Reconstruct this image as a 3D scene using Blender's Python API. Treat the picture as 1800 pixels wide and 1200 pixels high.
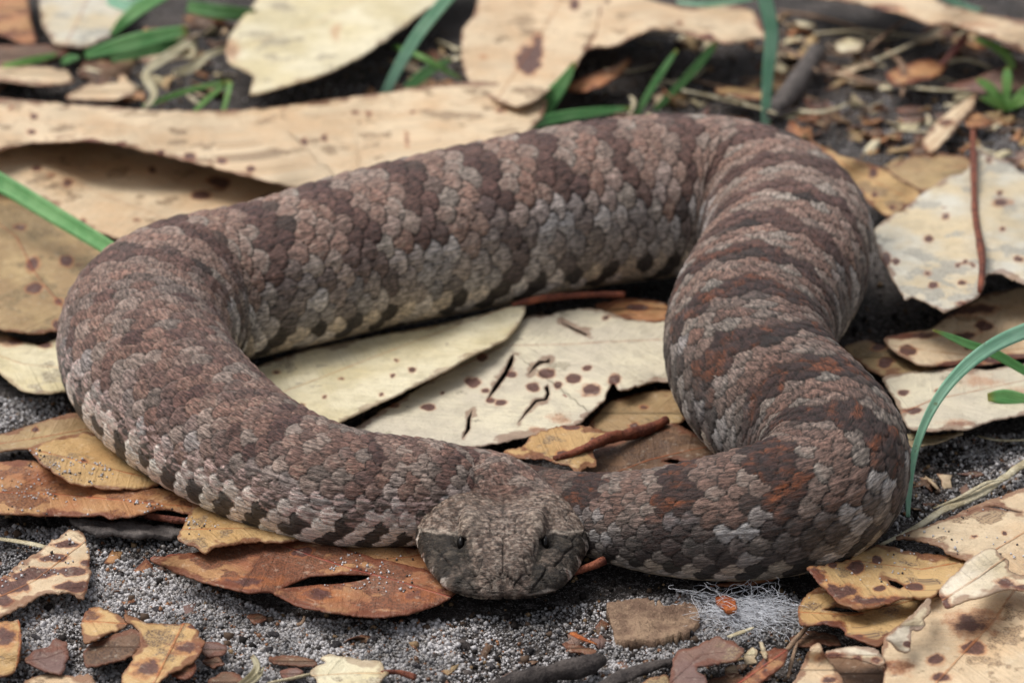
import bpy, math, random
import numpy as np
from mathutils import Vector, Matrix
from mathutils.geometry import delaunay_2d_cdt

for o in list(bpy.data.objects):
    bpy.data.objects.remove(o)
scn = bpy.context.scene
COL = scn.collection
random.seed(7)
RNG = np.random.default_rng(11)
U = 0.01                      # the code below is written in centimetres

# ------------------------------------------------------------------ camera
PITCH = math.radians(23.0)
CAM_H = 26.0                  # cm above the ground
LENS = 100.0
cam_d = bpy.data.cameras.new('camera')
cam = bpy.data.objects.new('camera', cam_d)
COL.objects.link(cam)
cam.location = (0, 0, CAM_H * U)
cam.rotation_euler = (math.pi / 2 - PITCH, 0, 0)
cam_d.lens = LENS
cam_d.sensor_width = 36.0
cam_d.clip_start = 0.01
cam_d.clip_end = 200.0
cam_d.dof.use_dof = True
cam_d.dof.focus_distance = 0.555
cam_d.dof.aperture_fstop = 24.0
scn.camera = cam
FP = LENS / 36.0 * 1800.0     # focal length in photograph pixels

# ------------------------------------------------------------------ sky, sun, exposure
SUN_EL, SUN_AZ = math.radians(63), math.radians(-75)
world = bpy.data.worlds.new('World')
scn.world = world
world.use_nodes = True
wn = world.node_tree
sky = wn.nodes.new('ShaderNodeTexSky')
sky.sky_type = 'NISHITA'
sky.sun_disc = False
sky.sun_elevation = SUN_EL
sky.sun_rotation = SUN_AZ
sky.dust_density = 4.0
hsv = wn.nodes.new('ShaderNodeHueSaturation')
hsv.inputs['Saturation'].default_value = 0.28      # thin overcast: pale sky
wn.links.new(sky.outputs[0], hsv.inputs['Color'])
wn.links.new(hsv.outputs[0], wn.nodes['Background'].inputs[0])
wn.nodes['Background'].inputs[1].default_value = 0.10
sun_d = bpy.data.lights.new('sun', 'SUN')
sun_d.energy = 1.5
sun_d.angle = math.radians(34)
sun_d.color = (1.0, 0.96, 0.9)
sun = bpy.data.objects.new('sun', sun_d)
COL.objects.link(sun)
sd = Vector((math.sin(SUN_AZ) * math.cos(SUN_EL), math.cos(SUN_AZ) * math.cos(SUN_EL), math.sin(SUN_EL)))
sun.rotation_euler = sd.to_track_quat('Z', 'Y').to_euler()
sun.location = (0, 0.6, 3)
scn.view_settings.view_transform = 'Standard'
scn.view_settings.look = 'None'
scn.view_settings.gamma = 1.0
scn.view_settings.use_curve_mapping = False
scn.view_settings.exposure = 0.53
scn.cycles.max_bounces = 8

# ------------------------------------------------------------------ helpers
cP, sP = math.cos(PITCH), math.sin(PITCH)


def ray(px, py):
    a = (np.asarray(px, float) - 900.0) / FP
    b = (600.0 - np.asarray(py, float)) / FP
    # camera basis: right X, forward (0,cP,-sP), up (0,sP,cP)
    return a, cP + b * sP, -sP + b * cP


def at(px, py, z=0.0):
    """point of the place seen at photograph pixel (px,py) that is z cm above the ground"""
    dx, dy, dz = ray(px, py)
    t = (np.asarray(z, float) - CAM_H) / dz
    return np.stack([dx * t, dy * t, CAM_H + dz * t], -1)


def at_y(px, py, Y):
    dx, dy, dz = ray(px, py)
    t = np.asarray(Y, float) / dy
    return np.stack([dx * t, dy * t, CAM_H + dz * t], -1)


def ppc(p):
    """photograph pixels per cm at a point"""
    p = np.asarray(p)
    return FP / (p[..., 1] * cP - (p[..., 2] - CAM_H) * sP)


def lin(r, g, b):
    c = np.array([r, g, b], float) / 255.0
    return np.where(c <= 0.04045, c / 12.92, ((c + 0.055) / 1.055) ** 2.4)


def rgba(c):
    return (float(c[0]), float(c[1]), float(c[2]), 1.0)


def sstep(a, b, x):
    t = np.clip((x - a) / (b - a), 0, 1)
    return t * t * (3 - 2 * t)


_T = RNG.random((256, 256))


def vnoise(x, y, seed=0):
    x = np.asarray(x, float) + seed * 17.31
    y = np.asarray(y, float) + seed * 9.77
    xi, yi = np.floor(x).astype(int), np.floor(y).astype(int)
    fx, fy = x - xi, y - yi
    fx, fy = fx * fx * (3 - 2 * fx), fy * fy * (3 - 2 * fy)
    g = lambda i, j: _T[(xi + i) % 256, (yi + j) % 256]
    return (g(0, 0) * (1 - fx) + g(1, 0) * fx) * (1 - fy) + (g(0, 1) * (1 - fx) + g(1, 1) * fx) * fy


def fbm(x, y, seed=0, o=4):
    s, a, t = 0, 0.5, 0
    for k in range(o):
        s = s + a * vnoise(np.asarray(x) * 2 ** k, np.asarray(y) * 2 ** k, seed + k)
        t += a
        a *= 0.55
    return s / t


def gnd(x, y):
    return -0.16 + 0.20 * (fbm(np.asarray(x) * 0.35, np.asarray(y) * 0.35, 3) - 0.5) + 0.12 * (fbm(np.asarray(x) * 1.6, np.asarray(y) * 1.6, 5) - 0.5)


def link(name, me, mat=None, parent=None, smooth=True):
    o = bpy.data.objects.new(name, me)
    COL.objects.link(o)
    if mat is not None:
        me.materials.append(mat)
    if smooth:
        me.polygons.foreach_set('use_smooth', np.ones(len(me.polygons), bool))
    if parent is not None:
        o.parent = parent
    return o


def mesh(verts, faces):
    """verts in cm"""
    me = bpy.data.meshes.new('m')
    v = np.asarray(verts, np.float32) * U
    f = np.asarray(faces, np.int32)
    n, k = f.shape
    me.vertices.add(len(v))
    me.vertices.foreach_set('co', v.ravel())
    me.loops.add(n * k)
    me.loops.foreach_set('vertex_index', f.ravel())
    me.polygons.add(n)
    me.polygons.foreach_set('loop_start', np.arange(0, n * k, k, dtype=np.int32))
    me.update(calc_edges=True)
    return me


def attr(me, name, data, kind='FLOAT'):
    a = me.attributes.new(name, kind, 'POINT')
    key = {'FLOAT': 'value', 'FLOAT_VECTOR': 'vector', 'FLOAT_COLOR': 'color'}[kind]
    a.data.foreach_set(key, np.ascontiguousarray(data, np.float32).ravel())


def tag(o, label=None, cat=None, group=None, kind=None):
    if label: o['label'] = label
    if cat: o['category'] = cat
    if group: o['group'] = group
    if kind: o['kind'] = kind
    return o


class NT:
    """small helper round a node tree"""
    def __init__(s, name):
        s.m = bpy.data.materials.new(name)
        s.m.use_nodes = True
        s.t = s.m.node_tree
        s.b = s.t.nodes['Principled BSDF']

    def n(s, t, **kw):
        nd = s.t.nodes.new('ShaderNode' + t)
        for k, v in kw.items():
            setattr(nd, k, v)
        return nd

    def put(s, sock, v):
        if hasattr(v, 'is_output'):
            s.t.links.new(v, sock)
        else:
            if isinstance(v, np.ndarray):
                v = rgba(v) if len(v) == 3 and sock.type == 'RGBA' else tuple(v)
            sock.default_value = v

    def math(s, op, a, b=0.0, c=None):
        nd = s.n('Math', operation=op)
        s.put(nd.inputs[0], a); s.put(nd.inputs[1], b)
        if c is not None: s.put(nd.inputs[2], c)
        return nd.outputs[0]

    def vmath(s, op, a, b):
        nd = s.n('VectorMath', operation=op)
        s.put(nd.inputs[0], a); s.put(nd.inputs[1], b)
        return nd.outputs[0]

    def mix(s, f, a, b, mode='MIX'):
        nd = s.n('Mix', data_type='RGBA', blend_type=mode)
        s.put(nd.inputs[0], f); s.put(nd.inputs[6], a); s.put(nd.inputs[7], b)
        return nd.outputs[2]

    def at(s, name, out='Fac'):
        return s.n('Attribute', attribute_name=name).outputs[out]

    def noise(s, vec, scale, detail=4, rough=0.55):
        nd = s.n('TexNoise')
        s.put(nd.inputs['Vector'], vec)
        nd.inputs['Scale'].default_value = scale
        nd.inputs['Detail'].default_value = detail
        nd.inputs['Roughness'].default_value = rough
        return nd.outputs[0]

    def ramp(s, f, lo, hi):
        nd = s.n('MapRange', interpolation_type='SMOOTHSTEP')
        s.put(nd.inputs[0], f); s.put(nd.inputs[1], lo); s.put(nd.inputs[2], hi)
        return nd.outputs[0]

    def vor(s, vec, scale):
        nd = s.n('TexVoronoi')
        s.put(nd.inputs['Vector'], vec)
        nd.inputs['Scale'].default_value = scale
        return nd

    def bump(s, h, strength, dist):
        nd = s.n('Bump')
        nd.inputs['Strength'].default_value = strength
        nd.inputs['Distance'].default_value = dist
        s.put(nd.inputs['Height'], h)
        s.t.links.new(nd.outputs[0], s.b.inputs['Normal'])

    def out(s, col, rough=0.6, spec=0.4):
        s.put(s.b.inputs['Base Color'], col)
        s.put(s.b.inputs['Roughness'], rough)
        s.put(s.b.inputs['Specular IOR Level'], spec)
        return s.m


# ------------------------------------------------------------------ ground
def ground_material():
    m = NT('soil')
    geo = m.n('NewGeometry').outputs['Position']
    a = m.noise(geo, 60, 5)
    b = m.noise(geo, 700, 4, 0.7)
    c = m.noise(geo, 2600, 2, 0.6)
    col = m.mix(m.ramp(a, 0.35, 0.65), lin(36, 32, 30), lin(72, 65, 61))
    col = m.mix(m.ramp(b, 0.52, 0.66), col, lin(122, 116, 114))
    col = m.mix(m.ramp(b, 0.42, 0.30), col, lin(28, 24, 23))
    col = m.mix(m.ramp(c, 0.6, 0.68), col, lin(168, 164, 164))
    h = m.math('ADD', m.math('MULTIPLY', b, 0.6), m.math('MULTIPLY', c, 0.5))
    m.bump(h, 0.9, 0.0012)
    return m.out(col, 0.9, 0.25)


gx = np.concatenate([-np.geomspace(3000, 40, 14)[:-1], np.linspace(-40, 40, 330), np.geomspace(40, 3000, 14)[1:]])
gy = np.concatenate([-np.geomspace(3000, 30, 12), np.linspace(-20, 38, 18), np.linspace(38.2, 100, 270), np.geomspace(101, 3000, 14)])
GX, GY = np.meshgrid(gx, gy)
GZ = np.where((abs(GX) < 60) & (GY > 0) & (GY < 160), gnd(GX, GY), -0.16)
nr, nc = GX.shape
ii = np.arange(nr * nc).reshape(nr, nc)
quad = np.stack([ii[:-1, :-1], ii[:-1, 1:], ii[1:, 1:], ii[1:, :-1]], -1).reshape(-1, 4)
g = link('ground', mesh(np.stack([GX, GY, GZ], -1).reshape(-1, 3), quad), ground_material())
tag(g, 'dark sandy soil under the snake and the leaf litter', kind='structure')

# ------------------------------------------------------------------ snake
HEAD_L = 2.9
HZ = 0.28
snout = at(884, 1064, HZ)
trace = [(790, 866, 184), (690, 865, 202), (600, 858, 216), (520, 836, 226), (445, 802, 240), (360, 745, 262),
         (290, 682, 282), (252, 615, 292), (275, 556, 290), (345, 516, 282), (440, 497, 278), (600, 455, 288),
         (800, 410, 298), (1000, 370, 300), (1150, 350, 298), (1270, 352, 294), (1350, 378, 290), (1385, 425, 290),
         (1365, 490, 290), (1325, 560, 290), (1318, 630, 288), (1362, 700, 284), (1428, 757, 276), (1463, 812, 268),
         (1440, 866, 258), (1370, 896, 248), (1255, 912, 228), (1130, 914, 186), (1030, 900, 146), (950, 875, 112),
         (880, 846, 84), (810, 818, 56), (750, 798, 26)]
FLAT = 0.94
ctl = [snout + np.array(p) for p in ((0, 0, 0), (0, 1.0, 0), (0, 2.0, 0), (0, 2.7, -0.04), (-0.12, 3.2, -0.18), (-0.52, 3.56, -HZ))]
dia = [2.0, 2.0, 2.0, 1.82, 1.82, 1.86]
for px, py, w in trace:
    D = w / 85.0
    for _ in range(8):
        p = at(px, py, D * FLAT / 2)
        D = w / ppc(p)
    ctl.append(np.array([p[0], p[1], 0.0]))
    dia.append(D)
ctl, dia = np.array(ctl), np.array(dia)


def spline(P, n):
    """natural cubic through points, chord length parameter"""
    d = np.r_[0, np.cumsum(np.linalg.norm(np.diff(P[:, :3], axis=0), axis=1) ** 0.75)]
    m = len(P)
    h = np.diff(d)
    A = np.zeros((m, m)); B = np.zeros_like(P)
    A[0, 0] = A[-1, -1] = 1
    for i in range(1, m - 1):
        A[i, i - 1:i + 2] = h[i - 1], 2 * (h[i - 1] + h[i]), h[i]
        B[i] = 6 * ((P[i + 1] - P[i]) / h[i] - (P[i] - P[i - 1]) / h[i - 1])
    M = np.linalg.solve(A, B)
    t = np.linspace(0, d[-1], n)
    k = np.clip(np.searchsorted(d, t) - 1, 0, m - 2)
    a = ((d[k + 1] - t) / h[k])[:, None]; b = ((t - d[k]) / h[k])[:, None]; hh = h[k][:, None]
    return a * P[k] + b * P[k + 1] + ((a ** 3 - a) * M[k] + (b ** 3 - b) * M[k + 1]) * hh ** 2 / 6


dense = spline(np.c_[ctl, dia], 4000)
dense[:, 3] = np.maximum(dense[:, 3], 0.15)
S = np.r_[0, np.cumsum(np.linalg.norm(np.diff(dense[:, :3], axis=0), axis=1))]
# gentle smoothing of the traced line beyond the head
uS = np.linspace(0, S[-1], 4000)
dense = np.stack([np.interp(uS, S, dense[:, k]) for k in range(4)], 1)
ker = np.exp(-0.5 * (np.arange(-60, 61) / 26.0) ** 2); ker /= ker.sum()
pad = np.concatenate([np.repeat(dense[:1], 60, 0), dense, np.repeat(dense[-1:], 60, 0)])
sm = np.stack([np.convolve(pad[:, k], ker, 'valid') for k in range(4)], 1)
bl = sstep(2.6, 6.0, uS)[:, None] * sstep(uS[-1], uS[-1] - 3, uS)[:, None]
dense = dense * (1 - bl) + sm * bl
S = np.r_[0, np.cumsum(np.linalg.norm(np.diff(dense[:, :3], axis=0), axis=1))]
LEN = S[-1]
NCOL = 28                                    # scale columns round the body
PER = 10                                     # vertices per column
# rows: fine on the head, then so many per scale length
lscale = np.clip(1.10 * math.pi * np.interp(S, S, dense[:, 3]) / NCOL, 0.10, 0.60)
bcum = np.r_[0, np.cumsum(np.diff(S) / lscale[1:])]
rows = list(0.5 * (1 - np.cos(np.linspace(0.03, math.pi / 2, 34)) ** 1.0) * 1.0)
rows = list((1 - np.cos(np.linspace(0.05, math.pi / 2, 30))) * 0.5) + list(np.arange(0.52, 3.6, 0.026))
b0 = np.interp(rows[-1], S, bcum)
rows += list(np.interp(np.arange(b0 + 0.09, bcum[-1] - 0.02, 0.092), bcum, S))
rows = np.array(rows)
NR, NA = len(rows), NCOL * PER
C = np.stack([np.interp(rows, S, dense[:, k]) for k in range(3)], 1)
Dm = np.interp(rows, S, dense[:, 3])
tg = np.stack([np.interp(rows, S, np.gradient(dense[:, k], S)) for k in range(3)], 1)
tg[:, 2] = 0
tg /= np.linalg.norm(tg, axis=1)[:, None]
Rv = np.stack([tg[:, 1], -tg[:, 0], np.zeros(NR)], 1)         # T x Z
th = (np.arange(NA) / NA - 0.5) * 2 * math.pi                 # 0 = top
TH = np.broadcast_to(th, (NR, NA))
SS = np.broadcast_to(rows[:, None], (NR, NA))


def sup(v, n):
    return np.sign(v) * np.abs(v) ** (2.0 / n)


# body section (flattened below)
bx = (Dm[:, None] / 2) * sup(np.sin(TH), 2.15)
cz = sup(np.cos(TH), 2.15)
bz = Dm[:, None] * FLAT / 2 * (1 + np.where(cz > 0, cz, cz * 0.97))
# head section, y = distance from the snout
y = rows


def prof(ks, vs):
    k = np.linspace(ks[0], ks[-1], 400)
    v = np.interp(k, ks, vs)
    kk = np.exp(-0.5 * (np.arange(-30, 31) / 11.0) ** 2); kk /= kk.sum()
    v = np.convolve(np.r_[np.repeat(v[0], 30), v, np.repeat(v[-1], 30)], kk, 'valid')
    return np.interp(y, k, v)


capf = np.where(y < 0.5, np.sqrt(np.clip(1 - (1 - y / 0.5) ** 2, 0.004, 1)), 1.0)
hw = prof([0, .5, .8, 1.2, 1.6, 2.0, 2.4, 2.8, 3.2, 3.8], [1.10, 1.14, 1.30, 1.47, 1.60, 1.67, 1.62, 1.36, 1.02, .92]) * capf
ht = prof([0, .5, .9, 1.3, 1.8, 2.3, 2.7, 3.2, 3.8], [.54, .68, .88, 1.02, 1.10, 1.14, 1.16, 1.3, 1.55])
hb = prof([0, .5, 1.0, 2.0, 2.8, 3.8], [.06, .02, -.04, -.12, -.14, 0])
zm = 0.33
ht = zm + (ht - zm) * capf ** 0.8
hb = zm - 0.02 + (hb - zm + 0.02) * capf ** 0.9
zw = prof([0, .6, 1.2, 2.0, 2.8], [.32, .34, .42, .50, .55])
zw = np.clip(zw, hb + 0.3 * (ht - hb), ht - 0.3 * (ht - hb))
sn, cs = np.sin(TH), np.cos(TH)
nt = np.interp(y, [0, 1.1, 2.0, 2.6], [1.75, 1.75, 2.25, 2.4])[:, None]
hx = hw[:, None] * sup(sn, np.where(cs > 0, nt, 2.6))
cc = sup(cs, np.where(cs > 0, nt, 2.6))
hz = zw[:, None] + np.where(cc > 0, (ht - zw)[:, None] * cc, (zw - hb)[:, None] * cc)
ax = np.abs(hx)
Y2 = SS
up = sstep(-0.15, 0.25, cs)                   # upper half
# plateau between the canthal ridges, brow over the eye, loreal hollow
pw = np.interp(y, [0, .15, .5, .9, 1.15, 1.5, 1.9], [.25, .34, .46, .60, .74, .78, .70])[:, None]
fade = sstep(0.02, 0.2, Y2) * sstep(2.0, 1.5, Y2)
hz = hz + up * fade * (0.13 * sstep(0.08, -0.05, ax - pw) - 0.09 * np.exp(-((ax - pw - 0.16) / 0.11) ** 2))
hz = hz + up * 0.20 * sstep(0.86, 0.76, ax) * np.exp(-(np.minimum(ax - 0.66, 0) / 0.20) ** 2 - ((Y2 - 1.28) / 0.34) ** 2)          # brows
hz = hz - up * 0.09 * np.exp(-((hx) / 0.24) ** 2 - ((Y2 - 1.35) / 0.5) ** 2)                  # hollow between brows
hz = hz - up * 0.20 * np.exp(-((hx) / 0.42) ** 2 - ((Y2 - 2.55) / 0.5) ** 2)                  # furrow of the nape
hz = hz + up * 0.10 * np.exp(-((ax - 0.95) / 0.36) ** 2 - ((Y2 - 2.2) / 0.45) ** 2)           # gland bulges
# lip bulge and mouth line on the sides
mouth = np.interp(y, [0, .3, 1.0, 1.8, 2.3, 2.6], [.20, .19, .20, .30, .44, .50])[:, None]
mf = sstep(2.45, 2.1, Y2)
side = sstep(0.1, 0.5, np.abs(sn)) * mf + (1 - sstep(0.0, 0.5, Y2)) * mf
dl = hz - mouth
hxo = 0.03 * np.exp(-((dl - 0.10) / 0.08) ** 2) - 0.05 * np.exp(-(dl / 0.030) ** 2)
hxo = hxo * mf
hz = hz + up * 0.07 * np.exp(-((ax - 0.60) / 0.13) ** 2 - ((Y2 - 0.42) / 0.16) ** 2)            # nasal swellings
hz = hz + up * 0.05 * np.exp(-((ax - 0.95) / 0.15) ** 2 - ((Y2 - 0.85) / 0.25) ** 2)
# eye sockets
eye_c = np.array([0.84, 1.05, 0.80])
esock = np.exp(-((ax - eye_c[0]) ** 2 + (Y2 - eye_c[1]) ** 2 + (hz - eye_c[2]) ** 2) / 0.13 ** 2)
nost = np.exp(-((ax - 0.50) ** 2 + (Y2 - 0.17) ** 2 + (hz - 0.50) ** 2) / 0.055 ** 2)
mB = sstep(2.45, 3.5, SS)
LX = hx * (1 - mB) + bx * mB
LZ = hz * (1 - mB) + bz * mB
LX0, LZ0 = LX.copy(), LZ.copy()
P = C[:, None, :] + LX[..., None] * Rv[:, None, :]
P[..., 2] += LZ


def grid_normals(P):
    du = np.gradient(P, axis=0)
    dv = (np.roll(P, -1, 1) - np.roll(P, 1, 1)) / 2
    N = np.cross(dv, du)
    l = np.linalg.norm(N, axis=-1, keepdims=True)
    return N / np.maximum(l, 1e-9)


N = grid_normals(P)
if (N[NR // 2, NA // 2, 2] < 0): N = -N

# ---- scales of the body: each point belongs to the foremost scale that covers it
A = (TH / (2 * math.pi) + 0.5) * NCOL          # column coordinate, top = NCOL/2
Bc = np.interp(rows, S, bcum)[:, None] * np.ones((1, NA))
A0 = A
A = A + 0.34 * (fbm(SS * 1.3, A * 0.7, 101, 2) - 0.5) + 0.14 * (vnoise(SS * 5, A * 1.7, 103) - 0.5)
Bc = Bc + 0.40 * (fbm(SS * 1.1, A0 * 0.6, 105, 2) - 0.5) + 0.16 * (vnoise(SS * 5, A0 * 1.7, 107) - 0.5)
best = np.full((NR, NA), 1e9)
bu = np.zeros((NR, NA)); bv = np.zeros((NR, NA)); bq = np.ones((NR, NA)); bi = np.zeros((NR, NA), int); bk = np.zeros((NR, NA))
au, av = 0.80, 0.63
ra = np.round(A).astype(int)
for da in (-1, 0, 1):
    ai = ra + da
    off = 0.5 * (ai % 2)
    rk = np.round(Bc - off)
    jit = (_T[ai % 256, (rk.astype(int) * 7) % 256] - 0.5) * 0.0
    for dk in (-1, 0, 1):
        k = rk + dk
        u = A - ai
        v = Bc - (k + off)
        h = _T[(ai * 13 + 5) % 256, (k.astype(int) * 29 + 3) % 256]
        q = (np.abs(u) / (au * (0.93 + 0.14 * h))) ** 2.3 + (np.abs(v - 0.04) / (av * (1.07 - 0.14 * h))) ** 2.3
        order = k + off
        w = (q < 1) & (order < best)
        best[w] = order[w]; bu[w] = u[w]; bv[w] = v[w]; bq[w] = q[w]; bi[w] = (ai % NCOL)[w]; bk[w] = order[w]
gap = best > 1e8
bq = np.where(gap, 1.0, bq)
rs = _T[(bi * 37 + 11) % 256, (np.floor(bk * 2).astype(int) * 5) % 256]       # per scale random
rs2 = _T[(bi * 17 + 91) % 256, (np.floor(bk * 2).astype(int) * 11 + 7) % 256]
rs3 = _T[(bi * 53 + 33) % 256, (np.floor(bk * 2).astype(int) * 3 + 70) % 256]
tilt = np.clip((bv + 0.65) / 1.3, 0, 1)
prof_s = (0.25 + 0.75 * tilt) * (1 - bq ** 4)
keel = np.exp(-(bu / 0.13) ** 2) * (1 - bq) * sstep(0.62, 0.35, np.abs(TH) / math.pi)
lrow = np.interp(rows, S, lscale)[:, None]
disp = (0.19 * prof_s + 0.05 * keel + 0.03 * (rs - 0.5) * (1 - bq)) * lrow
rug = fbm(SS * 7, A * 6.0, 9, 3) - 0.5
disp = disp + 0.03 * rug * lrow * (1 - bq)
belly = sstep(0.70, 0.80, np.abs(TH) / math.pi)
scute = (1 - np.abs(((Bc * 1.0) % 1.0) - 0.5) * 2) ** 0.5
disp = disp * (1 - belly) + belly * 0.04 * scute * lrow

# ---- plates of the head: nearest of hand placed centres, creases where two meet
half = [(.20, .30, .58), (.28, .72, .85), (.50, 1.22, 1.08), (.26, 1.75, 1.08), (.72, 1.72, 1.08), (.46, 2.25, 1.1), (1.0, 2.0, 1.05),
        (.90, 2.5, 1.1), (1.28, 2.35, .95), (1.05, 1.55, .85), (1.3, 1.9, .72), (1.52, 2.2, .65), (.95, 1.22, .62), (.78, .80, .60),
        (.55, .42, .52), (.50, .12, .42), (.36, .02, .24), (.62, .12, .26), (.82, .40, .28), (.96, .75, .28), (1.12, 1.12, .30),
        (1.32, 1.5, .34), (1.5, 1.9, .40), (1.6, 2.3, .5), (.15, .05, .06), (.5, .1, .05), (.75, .4, .03), (.9, .8, .03), (1.1, 1.2, .04),
        (1.3, 1.6, .06), (1.45, 2.0, .1), (.2, 2.55, .95), (.55, 2.7, 1.0), (1.2, 2.75, .9)]
seeds = [(0, .0, .40), (0, 1.22, 1.0)] + [(s * a, b, c) for a, b, c in half for s in (-1, 1)]
seeds = np.array(seeds)
hr = rows < 3.4
nh = hr.sum()
HP = np.stack([LX[:nh], SS[:nh], LZ[:nh]], -1)
dd = np.full((nh, NA, 2), 9.0); idx = np.zeros((nh, NA), int)
for si, sp in enumerate(seeds):
    d = np.linalg.norm(HP - sp, axis=-1)
    n1 = d < dd[..., 0]
    dd[..., 1] = np.where(n1, dd[..., 0], np.minimum(dd[..., 1], d))
    idx[n1] = si
    dd[..., 0] = np.where(n1, d, dd[..., 0])
crease = np.exp(-((dd[..., 1] - dd[..., 0] + 0.02 * (fbm(LX[:nh] * 12, SS[:nh] * 12, 23, 2) - .5)) / 0.020) ** 2)
hd = (0.030 + 0.025 * sstep(1.4, .8, SS[:nh])) * (1 - crease) + 0.02 * (fbm(LX[:nh] * 4, SS[:nh] * 4 + LZ[:nh] * 3, 29, 2) - 0.5) + 0.03 * (fbm(LX[:nh] * 9, SS[:nh] * 9, 21, 3) - 0.5) + 0.020 * (fbm(LX[:nh] * 30, SS[:nh] * 30, 25, 2) - 0.5)
hd = hd + hxo[:nh] - 0.15 * esock[:nh] - 0.07 * nost[:nh]
mh = sstep(2.2, 3.0, SS[:nh])
disp = disp.copy()
disp[:nh] = hd * (1 - mh) + disp[:nh] * mh
P = P + N * disp[..., None]

# ---- pigment
sc = np.interp(bk, bcum, S)                     # arc length at the centre of the scale
thc = np.abs((bi - NCOL / 2 + (bi < 0) * NCOL) / (NCOL / 2))   # 0 top .. 1 belly
thc = np.minimum(np.abs(bi - NCOL / 2), NCOL - np.abs(bi - NCOL / 2)) / (NCOL / 2)
fs = sc / LEN
period = 1.85
ph = sc / period + 0.16 * (fbm(bi * 0.45, sc * 0.5, 31, 2) - 0.5) * 2 + 0.10 * (rs - 0.5)
ph = ph % 1.0
cDark, cRust = lin(84, 60, 55), lin(122, 66, 34)
cLight, cPale = lin(168, 156, 145), lin(196, 194, 194)
cPink, cChar = lin(144, 110, 96), lin(52, 46, 45)
cCream, cBlack = lin(206, 188, 164), lin(38, 32, 29)
cWhite = lin(218, 208, 200)


def cm(f, a, b):
    f = np.asarray(f)[..., None]
    return a * (1 - f) + b * f


front_r = sstep(0.62, 0.74, fs)                 # hind body: dark, rusty, crisp
neck = sstep(0.30, 0.20, fs)                    # fore body: brown, bands dissolve
darkb = sstep(0.02, 0.06, ph) * sstep(0.47, 0.43, ph)
midb = sstep(0.60, 0.63, ph) * sstep(0.88, 0.85, ph)
light = cm(midb * (0.35 + 0.65 * rs2), cm(rs3, cLight, cPink * 1.1), cPink)
light = cm(front_r, light, light * 0.60)
dk = cm(rs2 * 0.35, np.broadcast_to(cDark, light.shape), cPink * 0.8)
rusty = sstep(0.45, 0.8, fbm(SS * 3.2, A * 1.6, 41, 3)) * front_r
dk = cm(0.75 * front_r, dk, np.broadcast_to(lin(44, 29, 26), light.shape))
dk = cm(rusty * 0.85, dk, cRust * 0.9)
brown = cm(rs2, cDark * 1.0, cPink * 0.95)
ctr = sstep(0.55, 0.15, bq) * (rs > 0.35)
light = cm(ctr * 0.55 * (1 - 0.5 * front_r), light, cPink * 0.85)
rear = sstep(0.24, 0.34, fs) * sstep(0.70, 0.58, fs)
col = cm(darkb, light, dk)
col = cm(neck * 0.72, col, cm((rs3 > 0.72) * 0.7, brown, cLight * 0.9))
# black skin shows at the hind margins of some pale scales
blk = (rs3 > 0.80) & (ph > 0.40) & (ph < 0.56)
col = cm(blk * 0.75 * (1 - 0.5 * neck), col, cBlack * 1.3)
# flanks: grey, mottled with charcoal
fl = sstep(0.30, 0.50, thc + 0.16 * (rs - 0.5))
flank = cm((rs2 > 0.50) * 1.0, cm(rs, cLight * 0.9, cPale), cm(rs3, cChar * 1.5, lin(112, 104, 100)))
flank = cm(rear * 0.6 * (rs2 < 0.82), flank, cm(rs3, cPale * 1.02, cLight * 0.95))
flank = cm(darkb * (0.6 - 0.3 * rear), flank, cm(rs3, cChar * 1.3, cDark))
flank = cm(neck * 0.55, flank, cm(rs3 > 0.70, lin(96, 92, 86), lin(170, 150, 142)))
flank = cm(front_r * 0.65, flank, flank * 0.5)
col = cm(fl * 0.9, col, flank)
# lower flank: cream and black checks
lo = sstep(0.56, 0.61, thc + 0.10 * neck)
chk = ((np.floor(bk * 2).astype(int) + bi) % 4 < 2) & (rs > 0.22)
low = cm(chk * 0.93, cm(rs2, cCream, cWhite), np.broadcast_to(cBlack, col.shape))
low = cm(neck * (1 - chk) * 0.8, low, np.broadcast_to(cWhite * 1.05, low.shape))
low = cm(front_r * 0.5, low, low * 0.45)
col = cm(lo, col, low)
col = cm(sstep(0.72, 0.78, thc), col, cm((rs > 0.75) * 0.8, np.broadcast_to(cCream, col.shape), cBlack))
col = cm(sstep(0.885, 0.93, fs) * 0.45, col, cRust * 0.22)                    # hind end darker
col = col * (0.86 + 0.36 * rs[..., None]) * (1.12 - 0.16 * front_r[..., None])
# dark skin between scales
skin = sstep(0.66, 0.95, bq) * (1 - sstep(0.56, 0.66, thc + 0.08 * neck))
col = cm(skin * (0.78 + 0.14 * front_r), col, np.broadcast_to(cBlack, col.shape))
spk = fbm(SS * 16, A * 9, 51, 3)
col = cm(sstep(0.58, 0.70, spk) * 0.40 * (1 - lo), col, np.minimum(col * 2.2, cLight * 1.1))
col = cm(sstep(0.44, 0.32, spk) * 0.45 * (1 - lo), col, cBlack * 1.2)
pinkspk = sstep(0.50, 0.60, fbm(SS * 9, A * 7, 57, 2)) * neck * sstep(0.34, 0.42, thc) * sstep(0.56, 0.50, thc)
col = cm(pinkspk * 0.75, col, lin(206, 176, 168))
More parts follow.
